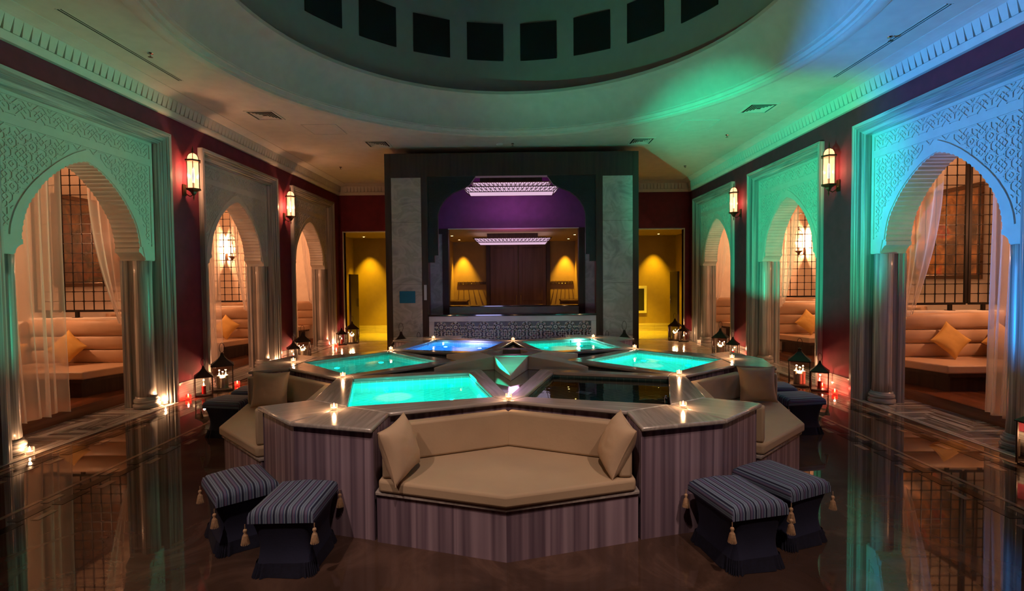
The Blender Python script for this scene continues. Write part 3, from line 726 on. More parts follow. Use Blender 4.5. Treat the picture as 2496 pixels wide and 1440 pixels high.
for y in (4.55, 1.0):
    sconce((WL+0.16, y, 3.5), -1, 'bronze wall lantern on the left wall behind the viewpoint, %s' % ('nearer the arches' if y > 2 else 'farther back'), 5)
    sconce((WR-0.16, y, 3.5), 1, 'bronze wall lantern on the right wall behind the viewpoint, %s' % ('nearer the arches' if y > 2 else 'farther back'), 5)
for X, s, sd in ((XL, -1, 'left'), (XR, 1, 'right')):
    for y, q in ((6.9, 'nearest'), (10.75, 'middle'), (13.8, 'farthest')):
        sconce((X+s*(OUT-0.17), y, 2.75), s, 'bright bronze lantern on the outer wall inside the %s %s alcove' % (q, sd), 360)

for x, q in ((-2.3, 'left'), (-0.1, 'centre'), (2.1, 'right')):  # unseen downlights added as warm fill for the front seat
    t = thing('ceiling_downlight', 'added fill downlight, unseen in the ceiling above the viewpoint, %s' % q, 'light', (x, 1.0, CEIL))
    MB().lathe([(0.05, -0.004), (0.085, -0.006), (0.095, 0.001)], 16, caps=False).build('rim', M['chrome'], t); MB().lathe([(0.0005, -0.003), (0.07, -0.003)], 16, caps=False).build('bulb', M['lamp_bulb'], t)
    spot('front_seat_fill_spot', (x, 1.0, CEIL-0.02), (x*0.7, 3.6, 0.5), 350, (1.0, 0.66, 0.50), 46, 1.0, 0.05)

# ------------------------------------------------------------------ pavilion at the back of the hall
PY = 10.72; PT = 4.45
pav = MB()
for x0, x1 in ((-2.77, -2.64), (-2.01, -1.88), (1.64, 1.78), (2.41, 2.53)): pav.box(x0, PY, 0, x1, PY+0.22, PT)
pav.box(-2.64, PY+0.03, 0, -2.01, PY+0.22, 3.95); pav.box(1.78, PY+0.03, 0, 2.41, PY+0.22, 3.95)
pav.box(-2.64, PY, 3.95, -2.01, PY+0.22, PT); pav.box(1.78, PY, 3.95, 2.41, PY+0.22, PT); pav.box(-1.88, PY, 3.97, 1.64, PY+0.22, PT)
pav.box(-2.77, PY+0.64, 0, -2.62, BACK, CEIL); pav.box(2.38, PY+0.64, 0, 2.53, BACK, CEIL)
pav.box(-2.77, PY+0.22, 0, -2.62, PY+0.64, PT); pav.box(2.38, PY+0.22, 0, 2.53, PY+0.64, PT); pav.box(-2.62, PY+0.22, PT-0.15, 2.38, PY+0.64, PT); pav.box(-2.62, PY+0.64, PT-0.15, 2.38, PY+0.76, CEIL)
pv = struct(pav.build('wall_pavilion', M['wood'], bevel=0.004))
for x0, x1 in ((-2.64, -2.01), (1.78, 2.41)):
    for z0, z1 in ((0.0, 0.62), (0.62, 1.72), (1.72, 3.02), (3.02, 3.95)):
        MB().box(x0+0.004, PY+0.005, z0+0.002, x1-0.004, PY+0.028, z1-0.002).build('onyx_slab', M['onyx'], pv)
step = [(-1.88, 2.18), (-1.75, 2.18), (-1.75, 2.33), (-1.67, 2.33), (-1.67, 3.18), (-1.63, 3.32), (-1.56, 3.44), (-1.47, 3.54), (-1.34, 3.64), (-1.16, 3.71), (-1.0, 3.79), (-0.87, 3.97), (-1.88, 3.97)]
fnp = lambda x, z, y: (x, y, z)
for q in (-1, 1):
    P = [(-0.12+(x+0.12)*(1 if q < 0 else -1), z) for x, z in step]
    o = MB().prism(P, PY+0.04, PY+0.14, fnp).build('arch_spandrel', M['blackwood'], pv)
    cb = MB(); cs2 = 0.22
    for i in range(5):
        for j in range(9):
            cu, cz = -1.79+i*cs2, 2.30+j*cs2
            for a, b in star_segments():
                p = (cu+a[0]*cs2, cz+a[1]*cs2); r_ = (cu+b[0]*cs2, cz+b[1]*cs2)
                def ok(pt):
                    x, z = pt
                    if z > 3.93 or x < -1.86: return False
                    if z < 3.2: return x < -1.70 and z > (2.36 if x > -1.77 else 2.21)
                    k = [(3.18, -1.69), (3.32, -1.65), (3.44, -1.58), (3.54, -1.49), (3.64, -1.36), (3.71, -1.18), (3.79, -1.02), (3.97, -0.89)]
                    for (z0, x0), (z1, x1) in zip(k, k[1:]):
                        if z0 <= z <= z1: return x < x0+(x1-x0)*(z-z0)/(z1-z0)-0.01
                    return False
                if ok(p) and ok(r_):
                    if q > 0: p = (-0.24-p[0], p[1]); r_ = (-0.24-r_[0], r_[1])
                    bar2(cb, p, r_, 0.006, PY+0.03, PY+0.042, lambda a_, b_, h_: (a_, h_, b_))
    cb.build('star_carving', M['blackwood'], pv)
# bay behind the arch
struct(MB().box(-2.15, PY+0.22, 0, -2.05, 12.0, 4.25).box(1.82, PY+0.22, 0, 1.92, 12.0, 4.25).build('wall_bay_sides', M['purple']))
struct(MB().box(-2.15, PY+0.22, 4.2, 1.92, 12.1, 4.3).build('ceiling_bay', M['purple']))
struct(MB().box(-2.15, 12.0, 3.0, 1.92, 12.12, 4.2).build('wall_bay_upper', M['purple']))
struct(MB().box(-2.05, 11.98, 0, -1.76, 12.14, 2.88).box(1.57, 11.98, 0, 1.82, 12.14, 2.88).build('trim_7', M['onyx']))
struct(MB().box(-1.76, 11.96, 0, -1.62, 12.16, 3.0).box(1.43, 11.96, 0, 1.57, 12.16, 3.0).box(-2.05, 11.97, 2.88, -1.76, 12.14, 3.0).box(1.57, 11.97, 2.88, 1.82, 12.14, 3.0).build('trim_8', M['wood']))
struct(MB().box(-1.62, 11.95, 2.985, 1.43, 12.0, 3.005).build('trim_9', M['plaster']))
# service counter and rear ledge
ct = thing('bar_counter', 'long bar counter with black top and carved pale marble front', 'counter', (-0.12, PY, 0))
MB().box(-1.755, -0.02, 0, 1.755, 0.5, 0.09).box(-1.755, -0.02, 0.93, 1.755, 0.5, 1.045).box(-1.755, -0.02, 0.09, -1.65, 0.5, 0.93).box(1.65, -0.02, 0.09, 1.755, 0.5, 0.93).build('marble_frame', M['marble_pale'], ct, bevel=0.006)
MB().box(-1.65, 0.045, 0.09, 1.65, 0.4, 0.93).build('front_panel', M['panel_ground'], ct)
MB().box(-1.77, -0.05, 1.045, 1.77, 0.56, 1.085).build('counter_top', M['black'], ct, bevel=0.008)
cb = MB(); cs3 = 0.30
for i in range(-5, 6):
    for j in range(3):
        for a, b in star_segments():
            p = (i*cs3+a[0]*cs3, 0.21+j*cs3+a[1]*cs3); r_ = (i*cs3+b[0]*cs3, 0.21+j*cs3+b[1]*cs3)
            if all(abs(k[0]) < 1.655 and 0.08 < k[1] < 0.94 for k in (p, r_)): bar2(cb, p, r_, 0.013, -0.008, 0.046, lambda a_, b_, h_: (a_, h_, b_))
cb.build('star_fretwork', M['marble_pale'], ct)
lg = thing('rear_ledge', 'pale marble ledge with black top behind the bar counter', 'ledge', (-0.1, 12.0, 0))
MB().box(-1.52, 0.0, 0.0, 1.53, 0.3, 1.17).build('body', M['marble_pale'], lg, bevel=0.01)
MB().box(-1.52, -0.02, 1.17, 1.53, 0.32, 1.195).build('top', M['black'], lg, bevel=0.004)
sg = thing('notice_board', 'small blue rectangular notice on the left onyx pillar', 'sign', (-2.325, PY, 1.455))
MB().box(-0.165, -0.014, -0.125, 0.165, 0.004, 0.125).build('board', M['sign'], sg, bevel=0.003)
sw = thing('switch_plate', 'white double switch plate on the dark wood post left of the bar', 'switch', (-1.945, PY, 1.55))
MB().box(-0.028, -0.01, -0.16, 0.028, 0.001, 0.16).build('plate', M['white'], sw, bevel=0.002)
for z in (-0.08, 0.0, 0.08): MB().box(-0.018, -0.014, z-0.03, 0.018, -0.01, z+0.03).build('rocker', M['white'], sw)
def tray_lamp(loc, W, D, label, tiers=2, e=10):
    t = thing('tray_lamp', label, 'lamp', loc); z = 0.0
    for k in range(tiers):
        w1, d1 = W-k*0.32, D-k*0.25; zt = z+0.10
        lo = [(-w1/2+0.10, -d1/2+0.08, z), (w1/2-0.10, -d1/2+0.08, z), (w1/2-0.10, d1/2-0.08, z), (-w1/2+0.10, d1/2-0.08, z)]
        hi = [(-w1/2, -d1/2, zt), (w1/2, -d1/2, zt), (w1/2, d1/2, zt), (-w1/2, d1/2, zt)]
        MB().add([(x*0.985, y*0.985, q) for x, y, q in lo+hi], [(0, 3, 2, 1), (0, 1, 5, 4), (1, 2, 6, 5), (2, 3, 7, 6), (3, 0, 4, 7)]).build('glowing_panel', M['lampfret'], t)
        fr = MB()
        for a, b in zip(lo, lo[1:]+lo[:1]): fr.tube(a, b, 0.009, 5)
        for a, b in zip(hi, hi[1:]+hi[:1]): fr.tube(a, b, 0.011, 5)
        for a, b in zip(lo, hi): fr.tube(a, b, 0.009, 5)
        nn = int(w1/0.10)
        for i in range(nn):
            f0, f1 = (i+0.08)/nn, (i+0.92)/nn
            L0, L1, H0, H1 = (Vector(lo[0]).lerp(Vector(lo[1]), f0), Vector(lo[0]).lerp(Vector(lo[1]), f1), Vector(hi[0]).lerp(Vector(hi[1]), f0), Vector(hi[0]).lerp(Vector(hi[1]), f1))
            fr.tube(L0, H1, 0.007, 4); fr.tube(L1, H0, 0.007, 4); m0 = L0.lerp(H0, .5); m1 = L1.lerp(H1, .5); fr.tube(m0, m1, 0.006, 4)
        fr.build('fretwork', M['bronze'], t); z = zt+0.015
    MB().box(-W*0.33, -D*0.25, z, W*0.33, D*0.25, z+0.14).build('mount_box', M['wood'], t, bevel=0.004)
    point('tray_lamp_light', (0, 0, -0.12), e, (1.0, 0.42, 0.85), 0.15, t)
    return t
tray_lamp((-0.13, 11.35, 3.70), 2.05, 0.7, 'two-tier lilac glowing tray lamp above the bar counter', 2, 4)
spot('pool_beam_counter', (-0.75, 8.36, 0.775), (-0.12, 10.7, 0.62), 60, (0.50, 0.48, 1.0), 120, 0.8, 0.35)
spot('ledge_uplight', (-0.12, 11.55, 1.25), (-0.12, 12.05, 3.10), 130, (0.75, 0.12, 0.80), 66, 1.0, 0.2)
# room behind the bay
struct(MB().box(-2.1, 16.3, 0, 1.9, 16.4, 3.1).build('wall_room_back', M['ochre']))
struct(MB().box(-2.15, 12.14, 0, -2.05, 16.3, 3.1).build('wall_room_left', M['ochre'])); struct(MB().box(1.82, 12.14, 0, 1.92, 16.3, 3.1).build('wall_room_right', M['ochre']))
struct(MB().box(-2.15, 12.12, 3.0, 1.92, 16.4, 3.1).build('ceiling_room', M['ochre']))
for i, (x0, x1) in enumerate(((-0.87, 0.01), (0.03, 0.90))):
    d = MB().box(x0, 16.24, 0, x1, 16.3, 2.92).build('door_%d' % (i+1), M['door_wood'], bevel=0.004); struct(d)
    cx = (x0+x1)/2
    for z0, z1 in ((0.12, 1.0), (1.12, 2.80)): MB().box(cx-0.32, 16.225, z0, cx+0.32, 16.242, z1).build('door_panel', M['door_wood'], d, bevel=0.008)
    hx = x1-0.06 if i == 0 else x0+0.06
    MB().tube((hx, 16.19, 1.0), (hx, 16.19, 1.3), 0.01).tube((hx, 16.19, 1.02), (hx, 16.24, 1.02), 0.006).tube((hx, 16.19, 1.28), (hx, 16.24, 1.28), 0.006).build('door_handle', M['chrome'], d)
struct(MB().box(-1.0, 16.2, 0, -0.88, 16.3, 3.0).box(0.91, 16.2, 0, 1.03, 16.3, 3.0).build('trim_10', M['wood']))
for x0, x1, sd in ((-1.92, -1.02, 'left'), (1.05, 1.76, 'right')):
    t = thing('coat_rail', 'dark coat rail with a row of small hooks, %s of the far double doors' % sd, 'coat rail', ((x0+x1)/2, 16.3, 1.70)); hw = (x1-x0)/2
    MB().box(-hw, -0.03, -0.05, hw, -0.001, 0.03).build('rail', M['wood'], t)
    for k in range(7):
        xx = -hw+0.06+k*(2*hw-0.12)/6
        MB().path([(xx, -0.03, 0.0), (xx, -0.09, 0.0), (xx, -0.10, 0.05)], 0.008, 5).path([(xx, -0.05, -0.01), (xx, -0.08, -0.05), (xx, -0.10, -0.03)], 0.007, 5).build('hook', M['chrome'], t)
for x, sd in ((-1.70, 'left'), (1.48, 'right')):
    t = thing('storage_chest', 'low square ochre-lit wooden chest at the %s end of the far room' % sd, 'chest', (x, 14.6, 0))
    MB().box(-0.26, -0.26, 0, 0.26, 0.26, 1.18).build('body', M['wood'], t, bevel=0.004); MB().box(-0.28, -0.28, 1.18, 0.28, 0.28, 1.22).build('lid', M['wood'], t, bevel=0.004)
for x, yy, sd in ((-1.78, 13.9, 'left'), (-1.74, 15.3, 'left'), (1.55, 13.9, 'right'), (1.52, 15.3, 'right')):
    t = thing('ceiling_downlight', 'small glowing downlight at the %s, %s the room behind the bar' % (sd, 'near the front of' if yy < 14.5 else 'near the back of'), 'light', (x, yy, 3.0))
    MB().lathe([(0.03, -0.004), (0.055, -0.006), (0.065, 0.001)], 16, caps=False).build('rim', M['chrome'], t); MB().lathe([(0.0005, -0.003), (0.045, -0.003)], 16, caps=False).build('bulb', M['down'], t)
    spot('room_spot', (x, yy+(0.75 if yy > 15 else 0), 2.96), (x+(0.04 if x < 0 else -0.04), yy+(0.85 if yy > 15 else 0.0), 0.4), 430, (1.0, 0.50, 0.03), 56, 0.7, 0.03)
tray_lamp((-0.13, 13.6, 2.76), 2.0, 1.2, 'lilac glowing tray lamp on the ceiling of the room behind the bar', 1, 5)

# ------------------------------------------------------------------ ceiling fixtures
def diffuser(x, y, label):
    t = thing('air_vent', label, 'air vent', (x, y, CEIL)); s_ = 0.24
    fr = MB()
    for a, b, c, d in ((-s_, -s_, s_, -s_+0.03), (-s_, s_-0.03, s_, s_), (-s_, -s_+0.03, -s_+0.03, s_-0.03), (s_-0.03, -s_+0.03, s_, s_-0.03)): fr.box(a, b, -0.012, c, d, 0)
    fr.build('frame', M['ceiling'], t)
    MB().box(-s_+0.03, -s_+0.03, -0.002, s_-0.03, s_-0.03, -0.0005).build('duct', M['screen'], t)
    for k in range(1, 5):
        q = s_-0.03-k*0.038
        for rz in (0, 90, 180, 270):
            o = MB().add([(-q, -q, -0.014), (q, -q, -0.014), (q-0.012, -q+0.022, -0.003), (-q+0.012, -q+0.022, -0.003), (-q, -q, -0.010), (q, -q, -0.010)], [(0, 1, 2, 3), (0, 4, 5, 1)]).build('louvre', M['ceiling'], t, rz=R_(rz))
    return t
diffuser(-4.218, 8.615, 'square louvred air vent on the left of the ceiling'); diffuser(4.006, 8.584, 'square louvred air vent on the green-lit right of the ceiling')
diffuser(-2.833, 10.497, 'square louvred air vent left of and before the pavilion'); diffuser(2.537, 10.518, 'square louvred air vent right of and before the pavilion')
for x, y0, y1, sd in ((-4.63, 5.23, 7.10, 'left'), (4.46, 5.39, 7.29, 'right')):
    t = thing('slot_diffuser', 'long narrow black slot diffuser in the %s side of the ceiling' % sd, 'air vent', (x, (y0+y1)/2, CEIL)); h = (y1-y0)/2
    for dx in (-0.022, 0.012): MB().box(dx-0.008, -h, -0.003, dx+0.008, h, -0.0005).build('slot', M['screen'], t)
    MB().box(-0.045, -h-0.01, -0.005, -0.033, h+0.01, 0).box(0.022, -h-0.01, -0.005, 0.034, h+0.01, 0).box(-0.009, -h, -0.005, 0.003, h, 0).build('flange', M['ceiling'], t)
for x, y, sd in ((-3.53, 9.46, 'left'), (3.30, 9.49, 'right')):
    t = thing('access_hatch', 'flush square access hatch in the %s side of the ceiling' % sd, 'hatch', (x, y, CEIL)); q = 0.30
    MB().box(-q, -q, -0.004, q, q, 0).build('lid', M['ceiling'], t)
    for a in (0, 90, 180, 270): MB().box(-q-0.012, -q-0.012, -0.008, q+0.012, -q-0.002, 0).build('edge_strip', M['plaster'], t, rz=R_(a))
for x, y, lab in ((-4.44, 6.25, 'left, beside the slot diffuser'), (4.37, 6.10, 'right, beside the slot diffuser'), (4.12, 10.15, 'right, green-lit'), (-0.08, 10.6, 'centre, before the pavilion'), (-4.33, 12.6, 'left, beyond the vents'), (4.2, 12.9, 'far right, beyond the vents')):
    t = thing('sprinkler_head', 'tiny sprinkler head in the ceiling, '+lab, 'sprinkler', (x, y, CEIL))
    MB().lathe([(0.035, 0), (0.032, -0.008), (0.012, -0.012), (0.008, -0.035), (0.002, -0.04)], 12).build('body', M['chrome'], t); MB().lathe([(0.002, -0.045), (0.028, -0.047), (0.002, -0.05)], 10).build('deflector', M['bronze'], t)
t = thing('smoke_detector', 'small white smoke detector on the ceiling before the pavilion', 'smoke detector', (-0.35, 10.62, CEIL))
MB().lathe([(0.07, 0), (0.07, -0.015), (0.05, -0.035), (0.001, -0.04)], 20).build('body', M['white'], t, smooth=True)

# ------------------------------------------------------------------ star fountain
ft = thing('star_fountain', 'six-pointed striped marble fountain with glowing pools and built-in seats', 'fountain', (FC[0], FC[1], 0))
ZR = 0.80; ZB = 0.765
def flat(poly, z0, z1): return MB().prism(poly, z0, z1)
T = (2.62, 0); S = (1.77, 0.864); Cn = (0.93, 0); Co = (0.68, 0); Ev = (1.95*math.cos(R_(30)), 1.95*math.sin(R_(30))); E_ = (2.11*math.cos(R_(30)), 2.11*math.sin(R_(30)))
B_ = (3.15, 0); Cc = (2.98, 0.65); D_ = (2.60, 0.445)
def oriented(poly, z0, z1, mat, name, parent, rz, axis_pts, bevel=0.008):
    """slab whose own x axis runs along axis_pts so that the marble bands follow it"""
    (x0, y0), (x1, y1) = axis_pts; a = math.atan2(y1-y0, x1-x0); cx = sum(p[0] for p in poly)/len(poly); cyy = sum(p[1] for p in poly)/len(poly)
    P = [rot2(p[0]-cx, p[1]-cyy, -a) for p in poly]
    wx, wy = rot2(cx, cyy, rz)
    o = flat(P, z0, z1).build(name, mat, parent, (wx, wy, 0), a+rz, bevel=bevel); return o
def mir(P): return [(x, -y) for x, y in P]
def panel(p, q, z0, z1, name, mat, parent, rz, th=0.02):
    L = math.dist(p, q); a = math.atan2(q[1]-p[1], q[0]-p[0]); wx, wy = rot2(p[0], p[1], rz)
    return MB().box(0, 0, z0, L, th, z1).build(name, mat, parent, (wx, wy, 0), a+rz)
def inset(p, k): r = math.hypot(*p); return (p[0]*(r-k)/r, p[1]*(r-k)/r)
WZ = 0.745
pool_kind = {240: 'teal', 300: 'dark', 0: 'teal', 60: 'teal', 120: 'blue', 180: 'teal'}
for a in range(0, 360, 60):
    rz = R_(a); kd = pool_kind[a]
    for sg in (1, -1):
        mm = (lambda P: P) if sg > 0 else mir
        oriented(mm([B_, Cc, D_, T]), ZB, ZR, M['coping'], 'coping_slab', ft, rz, mm([Cc, D_]), 0.012)
        oriented(mm([T, D_, E_, S]), ZB, ZR, M['coping'], 'coping_slab', ft, rz, mm([D_, E_]), 0.012)
        oriented(mm([S, E_, Ev]), ZB, ZR, M['coping'], 'coping_slab', ft, rz, mm([S, E_]), 0.006)
        oriented(mm([Cn, S, Ev, Co]), ZB, ZR, M['coping'], 'coping_slab', ft, rz, mm([Cn, S]), 0.008)
        Bi, Ci, Di, Ei = (inset(p, 0.035) for p in (B_, Cc, D_, E_))
        Ci = (Ci[0], Ci[1]-0.015); Di = (Di[0]-0.01, Di[1]-0.02)
        for p, q in ((Bi, Ci), (Ci, Di), (Di, Ei)):
            if sg > 0: panel(p, q, 0, ZB, 'cladding_slab', M['marble_body'], ft, rz)
            else: panel((q[0], -q[1]), (p[0], -p[1]), 0, ZB, 'cladding_slab', M['marble_body'], ft, rz)
    # basin
    K = [T, S, Cn, (S[0], -S[1])]; zb = 0.30
    mb = MB(); uvs = []
    vs = [(*p, ZB) for p in K]+[(*p, zb) for p in K]
    fs = [(4, 7, 6, 5)]+[(i, (i+1) % 4, 4+(i+1) % 4, 4+i) for i in range(4)]
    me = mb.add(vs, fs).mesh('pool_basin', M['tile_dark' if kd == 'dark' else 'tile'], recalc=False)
    uv = me.uv_layers.new(name='uv')
    for p in me.polygons:
        for li in p.loop_indices:
            v = Vector(me.vertices[me.loops[li].vertex_index].co)
            if p.index == 0: uv.data[li].uv = (v.x, v.y)
            else:
                i = p.index-1; o_ = Vector((*K[i], 0)); d_ = (Vector((*K[(i+1) % 4], 0))-o_).normalized(); uv.data[li].uv = ((Vector((v.x, v.y, 0))-o_).dot(d_), v.z-ZB)
    bs = inst('pool_basin', me, ft, (0, 0, 0), rz)
    wtr = MB().add([(*p, WZ) for p in K], [(0, 1, 2, 3)]).build('water_surface', M['water_'+kd], bs)
    wtr.data.materials[0]
    # lamp fitting on the outer side wall
    lp = MB().lathe([(0.001, 0.012), (0.05, 0.012), (0.065, 0.0)], 16).build('lamp_fitting', M['chrome'], bs); lp.location = (1.9, 0, zb+0.002)
    MB().box(-0.07, -0.05, 0, 0.07, 0.05, 0.008).build('drain_cover', M['white'], bs, (1.35, 0.1, zb+0.001), 0.4)
    MB().lathe([(0.001, 0.0), (0.012, 0.0), (0.014, 0.03), (0.008, 0.035), (0.008, 0.05), (0.001, 0.055)], 10).build('overflow_knob', M['chrome'], bs, (T[0]-0.28, 0.24, WZ-0.01))
    cx_, cy_ = rot2(1.8, 0, rz)
    if kd != 'dark':
        colr = {'teal': (0.0, 1.0, 0.80), 'blue': (0.02, 0.22, 1.0)}[kd]
        for pp, qq, ee in ((2.2, 0, 0.5), (1.75, 0.4, 0.6), (1.75, -0.4, 0.6), (1.25, 0, 0.5)):
            gx, gy = rot2(pp, qq, rz); point('pool_glow', (FC[0]+gx, FC[1]+gy, 0.60), ee*{'teal': 15, 'blue': 34}[kd], colr, 0.03)
        hx_, hy_, he = {240: (-1.27, 5.12, 30), 180: (-2.35, 6.75, 12), 0: (1.71, 6.74, 18), 60: (0.91, 8.30, 18), 120: (-0.84, 8.36, 26)}[a]
        spot('pool_hot_spot', (hx_, hy_, 0.715), (hx_+0.002, hy_, zb), he*34, {'teal': (0.6, 1.0, 0.92), 'blue': (0.6, 0.75, 1.0)}[kd], 50, 0.35, 0.02)
# bare lamp seen directly in the right-hand back pool
lx, ly = 1.01-FC[0], 8.55-FC[1]
MB().lathe([(0.001, -0.03), (0.026, -0.02), (0.034, 0.0), (0.026, 0.02), (0.001, 0.03)], 12).build('pool_lamp', M['pool_lamp'], ft, (lx, ly, 0.775), smooth=True)
MB().tube((lx, ly, 0.70), (lx, ly, 0.75), 0.012).build('lamp_stem', M['chrome'], ft)
MB().lathe([(0.001, -0.012), (0.012, -0.006), (0.012, 0.006), (0.001, 0.012)], 10).build('pool_lamp', M['pool_lamp'], ft, (-1.26-FC[0], 8.52-FC[1], 0.755))
point('bare_lamp_light', (1.01, 8.55, 0.84), 8, (0.1, 1.0, 0.75), 0.03)
# channel floor between the pools and the raised centre star
hexa = [(2.0*math.cos(R_(30+60*k)), 2.0*math.sin(R_(30+60*k))) for k in range(6)]
cp = []
for k in range(6): cp += [(Co[0]*1.02*math.cos(R_(60*k)), Co[0]*1.02*math.sin(R_(60*k))), (1.99*math.cos(R_(60*k+30)), 1.99*math.sin(R_(60*k+30)))]
flat(cp, 0.70, 0.745).build('channel_floor', M['channel'], ft)
tipr, ntr, hz = 1.03, 0.40, 0.22
tips = [(tipr*math.cos(R_(30+60*k)), tipr*math.sin(R_(30+60*k))) for k in range(6)]
nts = [(ntr*math.cos(R_(60*k)), ntr*math.sin(R_(60*k))) for k in range(6)]
for k in range(6):
    a, b, c = nts[k], tips[k], nts[(k+1) % 6]; zt, zn = 0.805, 0.905
    MB().add([(*a, zn), (*b, zt), (*c, zn), (*a, 0.745), (*b, 0.745), (*c, 0.745)], [(0, 2, 1), (3, 4, 5), (0, 1, 4, 3), (1, 2, 5, 4), (2, 0, 3, 5)]).build('star_point', M['marble_pale'], ft, bevel=0.006)
    hi, hj = (hz*math.cos(R_(60*k)), hz*math.sin(R_(60*k))), (hz*math.cos(R_(60*k+60)), hz*math.sin(R_(60*k+60)))
    MB().prism([a, c, hj, hi], 0.745, 0.91).build('centre_ring_slab', M['coping'], ft, bevel=0.006)
MB().prism([(hz*math.cos(R_(60*k)), hz*math.sin(R_(60*k))) for k in range(6)], 0.745, 0.86).build('centre_basin', M['channel'], ft)
# seat bases
for b in range(30, 390, 60):
    rz = R_(b)
    P = [(2.08, 0), (2.46, 0.90), (2.90, 0.912), (3.17, 0), (2.90, -0.912), (2.46, -0.90)]
    Q = [(2.90, 0.912), (3.17, 0), (2.90, -0.912)]
    panel((3.15, 0), (2.885, 0.905), 0, 0.335, 'seat_front_slab', M['marble_body'], ft, rz); panel((2.885, -0.905), (3.15, 0), 0, 0.335, 'seat_front_slab', M['marble_body'], ft, rz)
    wx, wy = 0, 0
    flat(P, 0.335, 0.36).build('seat_slab', M['coping'], ft, rz=rz, bevel=0.006)

names = {270: 'the front seat niche', 210: 'the left seat niche', 330: 'the right seat niche'}
for b, nm in names.items():
    rz = R_(b); base = (FC[0], FC[1], 0)
    P = [(2.12, 0), (2.485, 0.875), (2.92, 0.885), (3.19, 0), (2.92, -0.885), (2.485, -0.875)]
    t = thing('seat_cushion', 'wide flat beige seat cushion filling '+nm, 'cushion', base, rz)
    flat(P, 0.362, 0.452).build('cover', M['beige'], t, bevel=0.022, seg=3)
    for sg, side in ((1, 'right' if b == 270 else 'first'), (-1, 'left' if b == 270 else 'second')):
        p0, p1 = (2.135, sg*0.022), (2.475, sg*0.84); L = math.dist(p0, p1); ang = math.atan2(p1[1]-p0[1], p1[0]-p0[0])
        sd_ = {270: {1: 'right', -1: 'left'}, 210: {1: 'near', -1: 'far'}, 330: {1: 'far', -1: 'near'}}[b][sg]
        wx, wy = rot2(p0[0]+0.005, p0[1], rz)
        t = thing('back_cushion', 'long beige back cushion on the %s half of %s' % (sd_, nm), 'cushion', (base[0]+wx, base[1]+wy, 0.455), rz+ang)
        MB().box(0.0, -0.10 if sg > 0 else 0.005, 0, L, -0.005 if sg > 0 else 0.10, 0.285).build('cover', M['beige'], t, bevel=0.02, seg=3)
        wx, wy = rot2(2.53, sg*0.86, rz)
        t = thing('side_cushion', 'narrow beige side cushion at the %s end of %s' % (sd_, nm), 'cushion', (base[0]+wx, base[1]+wy, 0.455), rz)
        MB().box(0.02, -0.095 if sg > 0 else 0.0, 0, 0.385, 0.0 if sg > 0 else 0.095, 0.30).build('cover', M['beige'], t, bevel=0.02, seg=3)

pillow((-0.835, 3.53, 0.645), (0.93, -0.25, 0.27), R_(-6), PB[0], 'plump beige pillow leaning in the left corner of the front seat')
pillow((0.69, 3.60, 0.645), (-0.90, -0.12, 0.40), R_(8), PB[1], 'plump beige pillow leaning in the right corner of the front seat')
pillow((-2.67, 5.42, 0.655), (0.08, -0.97, 0.15), R_(2), PB[2], 'square beige pillow standing in the left seat niche')
pillow((2.58, 5.52, 0.655), (-0.12, -0.97, 0.15), R_(-2), PB[1], 'square beige pillow standing in the right seat niche')
pillow((1.90, 4.44, 0.60), (0.42, 0.72, 0.55), R_(3), PB[0], 'beige pillow half hidden behind the right pedestal')
# alcove pillows
pillow((-7.05, 7.86, 0.80), (0.1, -0.93, 0.32), R_(40), PM[0], 'mustard pillow standing on its corner in the nearest left alcove', sz=0.42)
pillow((-7.70, 7.55, 0.76), (0.8, -0.5, 0.32), R_(20), PM[1], 'mustard pillow behind the sheer curtain in the nearest left alcove', sz=0.42)
pillow((6.63, 7.88, 0.82), (-0.05, -0.93, 0.32), R_(45), PM[0], 'mustard pillow standing on its corner in the nearest right alcove', sz=0.42)
pillow((7.36, 7.80, 0.82), (-0.2, -0.93, 0.32), R_(38), PM[1], 'mustard pillow half hidden by the curtain in the nearest right alcove', sz=0.42)
pillow((-6.52, 11.30, 0.80), (0.1, -0.93, 0.32), R_(36), PM[1], 'mustard pillow on the bench of the middle left alcove', sz=0.42)
pillow((6.40, 11.30, 0.81), (-0.05, -0.93, 0.32), R_(43), PM[0], 'mustard pillow on the bench of the middle right alcove', sz=0.42)

